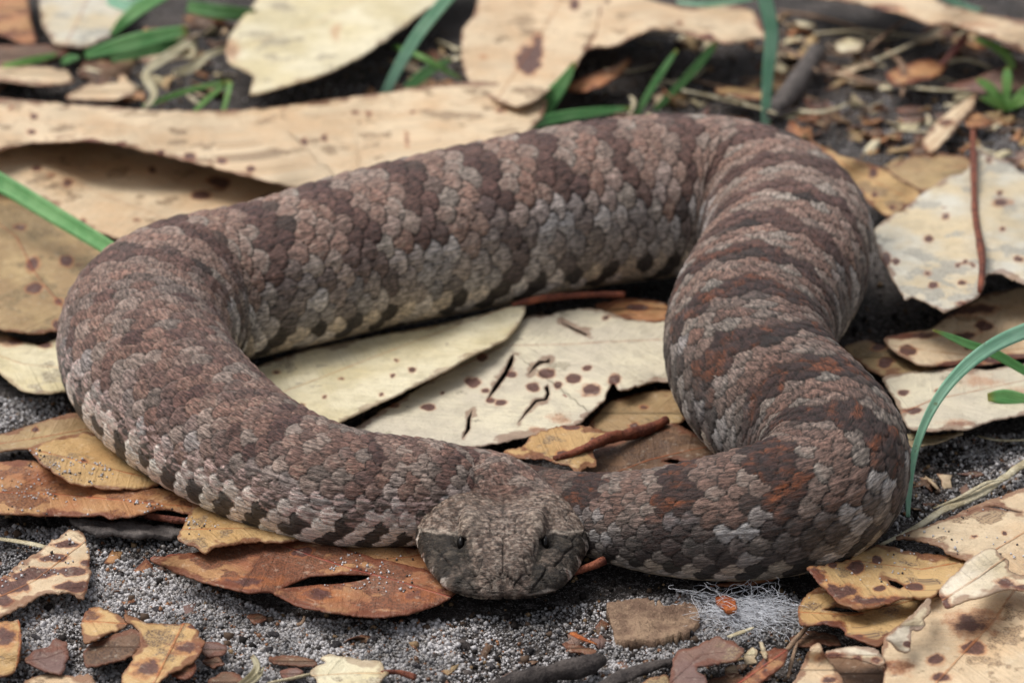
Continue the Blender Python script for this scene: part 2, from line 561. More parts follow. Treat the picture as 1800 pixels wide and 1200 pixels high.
# head pigment
hxa, hyy, hzz = np.abs(LX0[:nh]), SS[:nh], LZ0[:nh]
n1 = fbm(LX0[:nh] * 5, hyy * 5, 61, 4); n2 = fbm(LX0[:nh] * 22, hyy * 22, 65, 3); n3 = fbm(hyy * 14, hzz * 14 + LX0[:nh] * 6, 69, 3)
hc = cm(sstep(0.3, 0.7, n1), lin(112, 94, 84), lin(150, 132, 120))
hc = cm(sstep(1.5, 2.3, hyy) * 0.5, hc, lin(134, 112, 96))
hc = cm(np.exp(-(hxa / 0.45) ** 2) * sstep(1.3, 1.9, hyy) * 0.5, hc, lin(92, 74, 68))
hc = cm(sstep(0.50, 0.64, n2) * 0.48, hc, lin(186, 176, 166))
brow = np.exp(-((hxa - .58) / .2) ** 2 - ((hyy - 1.3) / .3) ** 2)
hc = cm(brow * .45, hc, lin(180, 166, 152))
ridge = np.exp(-((hxa - np.interp(hyy, [0, .15, .5, .9, 1.15, 1.5, 1.9], [.25, .34, .46, .60, .74, .78, .70])) / .05) ** 2) * sstep(.15, .4, hyy) * sstep(1.6, 1.3, hyy)
hc = cm(ridge * .5 * sstep(.4, .6, n2), hc, lin(196, 184, 170))
hc = cm(sstep(0.46, 0.36, n2) * 0.6, hc, lin(62, 52, 47))
line = np.interp(hyy, [0, .9, 1.05, 1.4, 1.9, 2.4], [2., 2., .92, .80, .62, .56]) + 0.08 * (n1 - 0.5)
mask = sstep(0.015, -0.03, hzz - line) * np.where(hyy < 1.0, sstep(-0.02, 0.06, hxa - np.interp(hyy, [0, .15, .5, .9, 1.15], [.45, .5, .52, .62, .74])), sstep(.6, .75, hxa))
maskc = cm(sstep(0.45, 0.7, n3) * 0.5, lin(46, 41, 35), lin(104, 96, 86))
rim = np.exp(-((hzz - line - 0.03) / 0.035) ** 2) * sstep(1.0, 1.3, hyy) * sstep(0.7, 0.9, hxa)
hc = cm(mask * (0.95 - 0.35 * sstep(.5, .6, n1) * sstep(1.1, .6, hyy)), hc, maskc)
hc = cm(rim * 0.75 * sstep(0.35, 0.55, n3 + 0.1), hc, lin(190, 180, 168))
mo = np.broadcast_to(mouth[:nh], hzz.shape)
saw = np.abs(((hyy * 2.1 + 0.25 * np.sign(LX0[:nh]) + 0.3 * (n1 - .5)) % 1.0) - 0.5) * 2
hgt = np.interp(hyy, [0, .4, 1.0, 1.8, 2.3], [.12, .22, .28, .36, .36]) * (0.6 + 0.8 * vnoise(np.floor(hyy * 2.1 + 0.25 * np.sign(LX0[:nh])), 4.5 + np.sign(LX0[:nh]), 2))
dlz = hzz - mo
wtri = sstep(0.02, -0.03, dlz - hgt * (1 - 1.35 * saw)) * sstep(-0.03, 0.0, dlz)
hc = cm(wtri * 0.92 * sstep(0.30, 0.6, hxa), hc, cm(sstep(.55, .62, n2), lin(216, 208, 200), lin(150, 128, 118)))
low = sstep(-0.02, -0.07, hzz - mo)
hc = cm(low, hc, cm(sstep(0.50, 0.60, fbm(hyy * 4 + 3, LX0[:nh] * 4, 85, 2)), lin(196, 186, 170), lin(48, 42, 38)))
hc = cm(crease * 0.75 * (1 - low), hc, lin(40, 33, 30))
sock = np.exp(-((hxa - eye_c[0]) ** 2 + (hyy - eye_c[1]) ** 2 + (hzz - eye_c[2]) ** 2) / 0.17 ** 2)
hc = cm(sock * 0.8, hc, lin(34, 29, 26))
hc = cm(nost[:nh] * 0.9, hc, lin(16, 14, 13))
hc = cm(np.exp(-((hzz - mo) / 0.022) ** 2) * sstep(2.4, 2.1, hyy) * 0.85, hc, lin(18, 15, 14))
mhc = sstep(2.35, 2.85, hyy + 0.3 * (n1 - 0.5))
hc = hc * np.array([.90, .86, .82]) * (0.80 + 0.20 * sstep(.3, .9, hyy))[..., None]
col[:nh] = cm(mhc, hc, col[:nh])
col = np.clip(col, 0.004, 0.9)


def snake_material():
    m = NT('snake_skin')
    suv = m.at('suv', 'Vector')
    st = m.vmath('MULTIPLY', suv, (5.0, 17.0, 1.0))
    a = m.noise(st, 1.0, 4, 0.7)
    b = m.noise(m.vmath('MULTIPLY', suv, (22.0, 40.0, 1.0)), 1.0, 3, 0.7)
    c = m.at('pigment', 'Color')
    f = m.math('MULTIPLY_ADD', m.ramp(a, 0.32, 0.70), 1.30, 0.32)
    c = m.mix(1.0, c, m.n('CombineColor').outputs[0], 'MULTIPLY') if False else c
    cx = m.n('CombineXYZ')
    for k in range(3): m.put(cx.inputs[k], f)
    c = m.mix(1.0, c, cx.outputs[0], 'MULTIPLY')
    c = m.mix(m.math('MULTIPLY', m.ramp(b, 0.58, 0.70), 0.75), c, m.mix(1.0, c, (2.1, 2.0, 1.95, 1), 'MULTIPLY'))
    c = m.mix(m.math('MULTIPLY', m.ramp(b, 0.42, 0.32), 0.6), c, m.mix(1.0, c, (.35, .33, .32, 1), 'MULTIPLY'))
    h = m.math('ADD', m.math('MULTIPLY', a, 0.7), m.math('MULTIPLY', b, 0.5))
    m.bump(h, 1.0, 0.0009)
    return m.out(c, m.math('MULTIPLY_ADD', b, 0.30, 0.36), 0.42)


ii = np.arange(NR * NA).reshape(NR, NA)
jj = np.roll(ii, -1, 1)
F = np.stack([ii[:-1], jj[:-1], jj[1:], ii[1:]], -1).reshape(-1, 4)
V = P.reshape(-1, 3)
# close both ends with a centre vertex each
v0, v1 = P[0].mean(0), P[-1].mean(0)
V = np.concatenate([V, [v0, v1]])
i0, i1 = len(V) - 2, len(V) - 1
cap = np.concatenate([np.stack([np.full(NA, i0), jj[0], ii[0], np.full(NA, i0)], -1)[:, :3],
                      np.stack([np.full(NA, i1), ii[-1], jj[-1]], -1)])
me = bpy.data.meshes.new('snake_body')
tot = len(F) * 4 + len(cap) * 3
me.vertices.add(len(V)); me.vertices.foreach_set('co', (V * U).astype(np.float32).ravel())
me.loops.add(tot); me.loops.foreach_set('vertex_index', np.concatenate([F[:, ::-1].ravel(), cap[:, ::-1].ravel()]).astype(np.int32))
me.polygons.add(len(F) + len(cap))
me.polygons.foreach_set('loop_start', np.concatenate([np.arange(len(F)) * 4, len(F) * 4 + np.arange(len(cap)) * 3]).astype(np.int32))
me.update(calc_edges=True)
pg = np.concatenate([col.reshape(-1, 3), [col[0].mean(0), col[-1].mean(0)]])
attr(me, 'pigment', np.c_[pg, np.ones(len(pg))], 'FLOAT_COLOR')
arc = TH * Dm[:, None] / 2
suv = np.stack([SS, arc, np.zeros_like(SS)], -1)
suv[:nh, :, 0] = LX0[:nh] * 1.3; suv[:nh, :, 1] = SS[:nh] * 0.6 + LZ0[:nh] * 0.8
suv = np.concatenate([suv.reshape(-1, 3), [suv[0].mean(0), suv[-1].mean(0)]])
attr(me, 'suv', suv, 'FLOAT_VECTOR')
snake = bpy.data.objects.new('snake', None)
COL.objects.link(snake)
snake.location = (float(dense[1500, 0]) * U, float(dense[1500, 1]) * U, 0)
tag(snake, 'thick brown and grey banded snake coiled on dry leaves with its broad head resting low', 'snake')
body = link('body', me, snake_material(), snake)
body.matrix_parent_inverse = Matrix.Translation(-snake.location)
m = NT('snake_eye')
eye_m = m.out(lin(16, 13, 12), 0.25, 0.25)
m = NT('snake_pupil')
pup_m = m.out(lin(8, 7, 7), 0.1, 0.6)


def uv_sphere(c, r, nu=20, nv=14):
    t = np.linspace(0, math.pi, nv); p = np.linspace(0, 2 * math.pi, nu, endpoint=False)
    T, Q = np.meshgrid(t, p, indexing='ij')
    v = np.stack([r[0] * np.sin(T) * np.cos(Q), r[1] * np.sin(T) * np.sin(Q), r[2] * np.cos(T)], -1).reshape(-1, 3) + c
    i = np.arange(nu * nv).reshape(nv, nu); j = np.roll(i, -1, 1)
    return v, np.stack([i[:-1], i[1:], j[1:], j[:-1]], -1).reshape(-1, 4)


for sgn in (-1, 1):
    c = snout + np.array([sgn * (eye_c[0] - 0.035), eye_c[1] + 0.05, eye_c[2] - 0.03])
    v, f = uv_sphere(c, (0.085, 0.15, 0.14))
    e = link('eye', mesh(v, f), eye_m, snake)
    e.matrix_parent_inverse = body.matrix_parent_inverse.copy()


def clear_of_snake(x, y, margin=0.2):
    d = np.hypot(dense[::20, 0] - x, dense[::20, 1] - y) - dense[::20, 3] / 2
    return d.min() > margin and not (abs(x - snout[0]) < 1.7 and -0.2 < y - snout[1] < 3)

# ------------------------------------------------------------------ leaves
def leaf_material(name, colA, colB, mid, patch=0.0, patchcol=None, edge=0.5, spots=0.35, spotcol=None, streak=0.25, rough=0.55, fine=0.3):
    m = NT('leaf_' + name)
    luv = m.at('luv', 'Vector')
    rnd = m.n('ObjectInfo').outputs['Random']
    off = m.n('CombineXYZ')
    m.put(off.inputs[2], m.math('MULTIPLY', rnd, 60.0)); m.put(off.inputs[0], m.math('MULTIPLY', rnd, 31.0))
    p = m.vmath('ADD', luv, off.outputs[0])
    wob = m.n('TexNoise'); m.put(wob.inputs['Vector'], p); wob.inputs['Scale'].default_value = 2.2
    pw_ = m.vmath('ADD', p, m.vmath('MULTIPLY', m.vmath('SUBTRACT', wob.outputs['Color'], (.5, .5, .5)), (.9, .9, .9)))
    sep = m.n('SeparateXYZ'); m.put(sep.inputs[0], luv)
    u, v = sep.outputs[0], sep.outputs[1]
    av_ = m.math('ABSOLUTE', v)
    big = m.noise(p, 0.55, 3)
    mid_n = m.noise(p, 2.3, 4, 0.6)
    fin = m.noise(p, 16.0, 3, 0.7)
    # fine fibres that run out from the midrib
    w = m.n('CombineXYZ')
    m.put(w.inputs[0], m.math('ADD', m.math('MULTIPLY', u, 7.0), m.math('MULTIPLY', av_, -4.0)))
    m.put(w.inputs[1], m.math('MULTIPLY', av_, 0.9)); m.put(w.inputs[2], m.math('MULTIPLY', rnd, 40.0))
    fib = m.noise(w.outputs[0], 1.0, 4, 0.65)
    # side veins
    vw = m.n('TexWave', wave_type='BANDS', bands_direction='X')
    m.put(vw.inputs['Vector'], w.outputs[0])
    vw.inputs['Scale'].default_value = 0.11; vw.inputs['Distortion'].default_value = 5.0; vw.inputs['Detail'].default_value = 2
    vein = m.ramp(vw.outputs['Fac'], 0.90, 1.0)
    col = m.mix(m.ramp(big, 0.36, 0.64), colA, colB)
    col = m.mix(m.math('MULTIPLY', m.ramp(mid_n, 0.44, 0.68), 0.45), col, colB * 0.72)
    col = m.mix(m.math('MULTIPLY', m.ramp(fib, 0.35, 0.75), streak), col, colA * 0.58)
    col = m.mix(m.math('MULTIPLY', vein, 0.10), col, colB * 0.7 + colA * 0.12)
    col = m.mix(m.math('MULTIPLY', m.ramp(fin, 0.60, 0.72), fine), col, colB * 0.45)
    # decayed, finely speckled patches
    if patch > 0:
        pc = patchcol if patchcol is not None else lin(104, 84, 68)
        pn = m.noise(p, 0.8, 5, 0.6)
        pf = m.ramp(pn, 0.64 - 0.20 * patch, 0.68 - 0.20 * patch)
        sp = m.ramp(m.vor(p, 22.0).outputs['Distance'], 0.30, 0.62)
        pcol = m.mix(m.math('MULTIPLY', sp, 0.75), pc * 0.75, colA * 0.78)
        col = m.mix(m.math('MULTIPLY', pf, 0.9), col, pcol)
    # scattered small spots
    vo = m.vor(pw_, 1.0)
    sepc = m.n('SeparateColor'); m.put(sepc.inputs[0], vo.outputs['Color'])
    on = m.math('GREATER_THAN', sepc.outputs[0], 1.0 - spots * 0.55)
    dist = m.math('ADD', vo.outputs['Distance'], m.math('MULTIPLY', m.math('SUBTRACT', fin, 0.5), 0.05))
    rad = m.math('MULTIPLY_ADD', m.math('POWER', sepc.outputs[1], 3.0), 0.14, 0.018)
    sd_ = m.math('MULTIPLY', on, m.ramp(m.math('SUBTRACT', dist, rad), 0.03, -0.02))
    scol = spotcol if spotcol is not None else lin(92, 52, 44)
    col = m.mix(m.math('MULTIPLY', sd_, 0.85), col, scol)
    # marks placed on this leaf
    spa = m.math('ADD', m.at('spot'), m.math('MULTIPLY', m.math('SUBTRACT', fin, 0.5), 0.35))
    col = m.mix(m.math('MULTIPLY', m.ramp(spa, 0.08, 0.35), 0.55), col, lin(172, 104, 62))
    col = m.mix(m.math('MULTIPLY', m.ramp(spa, 0.30, 0.50), 0.92), col, m.mix(m.ramp(fin, 0.35, 0.65), lin(62, 40, 40), lin(98, 66, 62)))
    # rim and midrib
    ed = m.math('SUBTRACT', m.at('edge'), m.math('MULTIPLY', m.ramp(m.noise(p, 1.4, 3), 0.42, 0.75), 0.16))
    col = m.mix(m.math('MULTIPLY', m.ramp(ed, 0.05, -0.01), edge), col, lin(112, 62, 42))
    mw = m.math('MULTIPLY_ADD', m.noise(p, 3.0, 2), 0.045, -0.004)
    mr = m.ramp(m.math('SUBTRACT', av_, mw), 0.02, -0.01)
    col = m.mix(m.math('MULTIPLY', mr, m.math('MULTIPLY_ADD', m.ramp(mid_n, .3, .7), 0.45, 0.25)), col, mid)
    # rubbed dirt and pale weathering
    di = m.noise(p, 6.0, 5, 0.7)
    col = m.mix(m.math('MULTIPLY', m.ramp(di, 0.56, 0.70), 0.35), col, m.mix(1.0, col, (.52, .46, .42, 1), 'MULTIPLY'))
    col = m.mix(m.math('MULTIPLY', m.ramp(di, 0.44, 0.32), 0.22), col, lin(226, 214, 194))
    tin = m.noise(p, 38.0, 2, 0.6)
    col = m.mix(m.math('MULTIPLY', m.ramp(tin, 0.66, 0.72), 0.55), col, lin(74, 52, 42))
    h = m.math('ADD', m.math('MULTIPLY', fib, 0.5), m.math('MULTIPLY', fin, 0.35))
    h = m.math('ADD', h, m.math('MULTIPLY', mid_n, 1.2))
    h = m.math('ADD', h, m.math('MULTIPLY', vein, 0.12))
    h = m.math('ADD', h, m.math('MULTIPLY', mr, 0.5))
    m.bump(h, 0.7, 0.0009)
    return m.out(col, m.math('MULTIPLY_ADD', fin, 0.25, rough - 0.12), 0.35)


LM = {
    'cream': leaf_material('cream', lin(224, 214, 184), lin(208, 194, 154), lin(206, 160, 112), 0.25, lin(150, 132, 108), 0.45, 0.35),
    'pale': leaf_material('pale', lin(216, 206, 180), lin(202, 192, 172), lin(176, 106, 70), 0.10, lin(150, 138, 120), 0.6, 0.55, lin(120, 62, 52)),
    'grey': leaf_material('grey', lin(204, 200, 186), lin(206, 188, 154), lin(168, 88, 56), 0.45, lin(168, 162, 150), 0.6, 0.50, lin(122, 70, 56)),
    'tan': leaf_material('tan', lin(206, 176, 140), lin(218, 196, 164), lin(176, 112, 64), 0.30, lin(126, 102, 82), 0.7, 0.35),
    'gold': leaf_material('gold', lin(202, 168, 118), lin(186, 148, 98), lin(186, 104, 54), 0.45, lin(118, 96, 82), 0.8, 0.40, lin(84, 48, 40), fine=0.45),
    'olive': leaf_material('olive', lin(178, 152, 110), lin(156, 128, 92), lin(170, 84, 44), 0.55, lin(118, 98, 72), 0.7, 0.45),
    'orange': leaf_material('orange', lin(168, 112, 74), lin(186, 144, 100), lin(190, 92, 50), 0.65, lin(112, 72, 56), 0.8, 0.25),
    'rust': leaf_material('rust', lin(152, 96, 70), lin(180, 136, 94), lin(176, 84, 70), 0.80, lin(98, 66, 52), 0.9, 0.30, fine=0.5),
    'brown': leaf_material('brown', lin(128, 98, 74), lin(104, 80, 64), lin(176, 96, 52), 0.7, lin(84, 64, 54), 0.6, 0.3, fine=0.5),
    'purple': leaf_material('purple', lin(118, 92, 86), lin(136, 108, 94), lin(104, 70, 60), 0.35, lin(172, 150, 118), 0.6, 0.3, fine=0.4),
    'white': leaf_material('white', lin(226, 214, 194), lin(216, 198, 164), lin(170, 112, 72), 0.0, None, 0.6, 0.2),
}


def inside(poly, x, y):
    poly = np.asarray(poly, float)
    r = np.zeros(np.shape(x), bool)
    x0, y0 = poly[-1]
    for x1, y1 in poly:
        c = ((y1 > y) != (y0 > y)) & (x < (x0 - x1) * (y - y1) / (y0 - y1 + 1e-12) + x1)
        r ^= c
        x0, y0 = x1, y1
    return r


def seg_dist(poly, x, y, closed=True):
    poly = np.asarray(poly, float)
    d = np.full(np.shape(x), 1e9); t_at = np.zeros(np.shape(x)); side = np.zeros(np.shape(x))
    L = 0.0
    n = len(poly)
    for i in range(n if closed else n - 1):
        a, b = poly[i], poly[(i + 1) % n]
        e = b - a
        l = np.hypot(*e) + 1e-9
        t = ((x - a[0]) * e[0] + (y - a[1]) * e[1]) / l ** 2
        lo = 0 if (closed or i > 0) else -9
        hi = 1 if (closed or i < n - 2) else 9
        tc = np.clip(t, lo, hi)
        q = np.hypot(x - a[0] - tc * e[0], y - a[1] - tc * e[1])
        w = q < d
        d = np.where(w, q, d); t_at = np.where(w, L + tc * l, t_at)
        side = np.where(w, np.sign((x - a[0]) * e[1] - (y - a[1]) * e[0]), side)
        L += l
    return d, t_at, side


def resample(poly, step, jag, seed, smooth=True):
    """closed outline with rounded corners and a slightly ragged margin"""
    p = np.asarray(poly, float)
    if smooth:
        for _ in range(2):                       # corner cutting
            q = np.roll(p, -1, 0)
            p = np.stack([p * 0.87 + q * 0.13, p * 0.13 + q * 0.87], 1).reshape(-1, 2)
    d = np.r_[0, np.cumsum(np.hypot(*(np.roll(p, -1, 0) - p).T))]
    n = max(8, int(d[-1] / step))
    t = np.arange(n) / n * d[-1]
    pc = np.vstack([p, p[:1]])
    r = np.stack([np.interp(t, d, pc[:, k]) for k in range(2)], 1)
    nrm = np.roll(r, -1, 0) - np.roll(r, 1, 0)
    nrm = np.stack([nrm[:, 1], -nrm[:, 0]], 1)
    nrm /= np.hypot(*nrm.T)[:, None] + 1e-9
    k = (fbm(t * 0.05, seed * 3.7 + t * 0, seed, 3) - 0.5) * 2.2 * jag + (vnoise(t * 0.22, seed * 1.3 + t * 0, seed) ** 3 - .25) * -1.1 * jag
    return r + nrm * k[:, None]


LEAF_N = [0]


def leaf(name, label, kind, outline, z, mid=None, spots=(), holes=(), jag=2.2, step=7.0, group=None, cat='leaf', curl=0.0, wave=0.08,
         thick=0.03, stalk=None, parent=None):
    """dry leaf: outline and midrib as seen from the camera, z = list of (px,py,height cm) that bend it"""
    LEAF_N[0] += 1
    seed = LEAF_N[0]
    rim = resample(outline, step * 0.7, jag, seed)
    hs = [resample(h, step * 0.45, 0.8, seed + 50 + i, False) for i, h in enumerate(holes)]
    x0, y0 = rim.min(0); x1, y1 = rim.max(0)
    sx, sy = step, step * 0.62
    gx_, gy_ = np.meshgrid(np.arange(x0, x1, sx), np.arange(y0, y1, sy))
    gx_ = gx_ + (np.arange(gx_.shape[0]) % 2)[:, None] * sx * 0.5
    gx_, gy_ = gx_.ravel(), gy_.ravel()
    ok = inside(rim, gx_, gy_)
    ok &= seg_dist(rim, gx_, gy_)[0] > step * 0.35
    for h in hs:
        ok &= ~inside(h, gx_, gy_)
        ok &= seg_dist(h, gx_, gy_)[0] > step * 0.25
    pts = [rim] + hs + [np.stack([gx_[ok], gy_[ok]], 1)]
    edges, k = [], 0
    for q in [rim] + hs:
        n = len(q)
        edges += [(k + i, k + (i + 1) % n) for i in range(n)]
        k += n
    allp = np.concatenate(pts)
    vo, _, fo, _, _, _ = delaunay_2d_cdt([Vector(q) for q in allp], edges, [], 0, 1e-4)
    px = np.array([[v.x, v.y] for v in vo])
    f = np.array([t for t in fo if len(t) == 3])
    cen = px[f].mean(1)
    keep = inside(rim, cen[:, 0], cen[:, 1])
    for h in hs:
        keep &= ~inside(h, cen[:, 0], cen[:, 1])
    f = f[keep]
    used = np.unique(f)
    mp = -np.ones(len(px), int); mp[used] = np.arange(len(used))
    px = px[used]; f = mp[f]
    # height
    if np.isscalar(z):
        zz = np.full(len(px), float(z))
    else:
        zc = np.array(z, float)
        w = 1.0 / (((px[:, None, 0] - zc[None, :, 0]) ** 2 + ((px[:, None, 1] - zc[None, :, 1]) * 1.8) ** 2) + 900.0) ** 1.5
        zz = (w * zc[None, :, 2]).sum(1) / w.sum(1)
    flat = at(px[:, 0], px[:, 1], zz)
    zz = zz + wave * (fbm(flat[:, 0] * 0.8, flat[:, 1] * 0.8, seed + 9, 3) - 0.5) * 2
    de = seg_dist(rim, px[:, 0], px[:, 1])[0]
    for h in hs:
        de = np.minimum(de, seg_dist(h, px[:, 0], px[:, 1])[0])
    W = at(px[:, 0], px[:, 1], zz)
    pp = ppc(W)
    if curl:
        dr = seg_dist(rim, px[:, 0], px[:, 1])[0] / pp
        zz = zz + curl * np.exp(-(dr / 0.35) ** 2) * (0.4 + fbm(flat[:, 0] * 0.5, flat[:, 1] * 0.5, seed + 77, 2))
        W = at(px[:, 0], px[:, 1], zz)
    # coordinates on the leaf, in cm
    mline = np.array(mid if mid is not None else [(x0, (y0 + y1) / 2), (x1, (y0 + y1) / 2)], float)
    zmid = float(np.median(zz))
    ml = at(mline[:, 0], mline[:, 1], zmid)[:, :2]
    Wf = at(px[:, 0], px[:, 1], zmid)[:, :2]
    d, t, s = seg_dist(ml, Wf[:, 0], Wf[:, 1], closed=False)
    if mid is None:
        d = d + 7.0
    luv = np.stack([t, d * s, np.zeros_like(d)], 1)
    sp = np.zeros(len(px))
    for q in spots:
        e = np.hypot((px[:, 0] - q[0]) / q[2], (px[:, 1] - q[1]) / q[3])
        e = e + 1.1 * (fbm(px[:, 0] / 16.0, px[:, 1] / 9.0, seed + 3, 3) - 0.5)
        sp = np.maximum(sp, np.clip(1.35 - e, 0, 1) * (q[4] if len(q) > 4 else 1))
    # two sided sheet with real thickness
    v1, v2, v3 = W[f[:, 0]], W[f[:, 1]], W[f[:, 2]]
    fn = np.cross(v2 - v1, v3 - v1)
    vn = np.zeros_like(W)
    for k in range(3):
        np.add.at(vn, f[:, k], fn)
    vn /= np.linalg.norm(vn, axis=1)[:, None] + 1e-12
    if vn[:, 2].mean() < 0:
        f = f[:, ::-1]; vn = -vn
    n = len(W)
    Wb = W - vn * thick
    ed = {}
    for a, b in np.concatenate([f[:, [0, 1]], f[:, [1, 2]], f[:, [2, 0]]]):
        if (b, a) in ed: ed.pop((b, a))
        else: ed[(a, b)] = 1
    sides = []
    for a, b in ed:
        sides += [(b, a, a + n), (b, a + n, b + n)]
    faces = np.concatenate([f, f[:, ::-1] + n, np.array(sides)])
    base = W.mean(0); base[2] = max(0.0, W[:, 2].min())
    me = mesh(np.concatenate([W, Wb]) - base, faces)
    attr(me, 'luv', np.concatenate([luv, luv]), 'FLOAT_VECTOR')
    attr(me, 'edge', np.tile(de / pp, 2)); attr(me, 'spot', np.tile(sp, 2))
    if stalk:
        o = bpy.data.objects.new(name, None); COL.objects.link(o)
        link('leaf_blade', me, LM[kind], o)
    else:
        o = link(name, me, LM[kind], None)
    o.location = Vector(base * U)
    tag(o, label, cat, group)
    if stalk:
        pts, wpx, mk = stalk
        st = tube_mesh(pts, wpx, seed, 10, 0.35, 9)
        st.materials.append(mk)
        q = bpy.data.objects.new('stalk', st)
        COL.objects.link(q)
        q.parent = o
        q.matrix_parent_inverse = Matrix.Translation(-o.location)
        st.polygons.foreach_set('use_smooth', np.ones(len(st.polygons), bool))
    return o


def tube_mesh(pts, wpx, seed=0, sides=9, rough=0.10, sub=6, flat=1.0, cap=True):
    """twig along (px,py,z) points, wpx = widths in photograph pixels at those points; absolute cm coordinates"""
    q = np.array([at(p[0], p[1], p[2]) for p in pts])
    r = np.array([w / ppc(c) / 2 for w, c in zip(wpx, q)])
    return tube_world(np.c_[q, r], seed, sides, rough, sub, flat)


def tube_world(Q, seed=0, sides=9, rough=0.10, sub=6, flat=1.0):
    n = (len(Q) - 1) * sub + 1
    c = spline(np.array(Q, float), n) if len(Q) > 2 else np.linspace(Q[0], Q[1], n)
    t = np.gradient(c[:, :3], axis=0)
    t /= np.linalg.norm(t, axis=1)[:, None] + 1e-9
    upv = np.array([0, 0, 1.0]) if abs(t[:, 2]).max() < 0.9 else np.array([0, -1.0, 0])
    a = np.cross(t, upv); a /= np.linalg.norm(a, axis=1)[:, None] + 1e-9
    b = np.cross(a, t)
    ang = np.arange(sides) / sides * 2 * math.pi
    rr = c[:, 3:4] * (1 + rough * 2 * (fbm(np.arange(n)[:, None] * 0.35 + 0 * ang, ang[None] * 1.3 + np.arange(n)[:, None] * 0.02, seed, 3) - 0.5))
    v = c[:, None, :3] + a[:, None] * (rr * np.cos(ang))[..., None] + b[:, None] * (rr * np.sin(ang) * flat)[..., None]
    v = v.reshape(-1, 3)
    i = np.arange(n * sides).reshape(n, sides); j = np.roll(i, -1, 1)
    f = np.stack([i[:-1], j[:-1], j[1:], i[1:]], -1).reshape(-1, 4)
    v = np.concatenate([v, [c[0, :3], c[-1, :3]]])
    k0, k1 = len(v) - 2, len(v) - 1
    cp = np.concatenate([np.stack([np.full(sides, k0), j[0], i[0]], -1), np.stack([np.full(sides, k1), i[-1], j[-1]], -1)])
    cp = np.c_[cp, cp[:, 0]]
    tri = np.concatenate([f[:, [0, 1, 2]], f[:, [0, 2, 3]], cp[:, :3]])
    me = mesh(v, tri[:, ::-1])
    return me


def wood_material(name, a, b, scale=1.0, rough=0.8):
    m = NT(name)
    geo = m.n('NewGeometry').outputs['Position']
    n1 = m.noise(geo, 260 * scale, 4, 0.65); n2 = m.noise(geo, 1500 * scale, 3, 0.7)
    c = m.mix(m.ramp(n1, 0.35, 0.68), a, b)
    c = m.mix(m.math('MULTIPLY', m.ramp(n2, 0.55, 0.7), 0.5), c, b * 1.3 + 0.01)
    c = m.mix(m.math('MULTIPLY', m.ramp(n2, 0.45, 0.30), 0.6), c, a * 0.4)
    m.bump(m.math('ADD', n1, n2), 0.7, 0.0010)
    return m.out(c, rough, 0.3)


WM = {
    'redstalk': wood_material('stalk_red', lin(92, 48, 38), lin(146, 84, 60), rough=0.6),
    'palestalk': wood_material('stalk_tan', lin(168, 128, 86), lin(196, 160, 116), rough=0.6),
    'darkbark': wood_material('bark_dark', lin(52, 46, 45), lin(92, 84, 80)),
    'greybark': wood_material('bark_grey', lin(78, 72, 70), lin(112, 104, 100)),
    'wood': wood_material('rotten_wood', lin(116, 92, 76), lin(158, 132, 108)),
    'straw': wood_material('straw', lin(176, 162, 130), lin(214, 204, 176), rough=0.6),
    'pink': wood_material('stalk_pink', lin(150, 96, 92), lin(182, 128, 116), rough=0.5),
    'char': wood_material('charcoal', lin(34, 31, 32), lin(74, 70, 72)),
    'rustchip': wood_material('rust_chip', lin(150, 74, 36), lin(188, 116, 66)),
}

# --- behind the snake, far side
leaf('dry_leaf', 'long tan leaf with black nibbled lower margin lying behind the snake', 'tan',
     [(-70, 168), (40, 176), (130, 183), (260, 194), (400, 195), (500, 186), (640, 168), (760, 150), (850, 143), (930, 152), (965, 175),
      (950, 210), (900, 260), (780, 310), (640, 338), (560, 338), (515, 332), (430, 308), (330, 284), (222, 257), (170, 247), (60, 250), (0, 264), (-70, 272)],
     [(-60, 180, .7), (-60, 265, 1.5), (170, 248, 1.7), (170, 190, .7), (430, 308, 1.35), (430, 195, .55), (620, 170, .7), (650, 200, .45), (850, 145, 1.0), (930, 170, .8), (600, 335, .8), (800, 290, .8)],
     mid=[(-70, 212), (120, 215), (300, 225), (400, 225), (480, 208), (620, 200), (700, 200), (800, 185), (880, 166), (960, 160)],
     spots=[(55, 232, 9, 5), (18, 190, 5, 4), (60, 205, 8, 4), (40, 262, 28, 4), (160, 249, 16, 4), (212, 253, 10, 4), (283, 268, 7, 5), (333, 275, 10, 6), (390, 284, 10, 5), (440, 296, 8, 5), (535, 248, 5, 8), (570, 242, 5, 7), (715, 245, 4, 16, .6), (880, 195, 11, 6, .6), (625, 198, 7, 4, .7), (648, 200, 7, 4, .7), (725, 197, 8, 4, .7)], step=8)
leaf('dry_leaf', 'pinkish tan leaf with black specks tucked under the long tan leaf', 'tan',
     [(-70, 240), (150, 222), (330, 250), (470, 300), (545, 335), (500, 380), (400, 425), (300, 440), (225, 425), (175, 408), (110, 372), (50, 338), (0, 310), (-70, 280)],
     [(-60, 270, .9), (0, 300, .75), (200, 300, .35), (180, 405, .55), (420, 330, .15), (400, 420, .15), (520, 335, .1)],
     mid=[(-70, 262), (80, 300), (200, 350), (330, 400)], spots=[(64, 296, 8, 5), (120, 320, 9, 7), (90, 308, 7, 5, .6), (268, 298, 7, 6), (385, 320, 20, 12), (355, 343, 18, 7), (145, 388, 9, 6, .7), (240, 387, 6, 4, .6)], step=8)
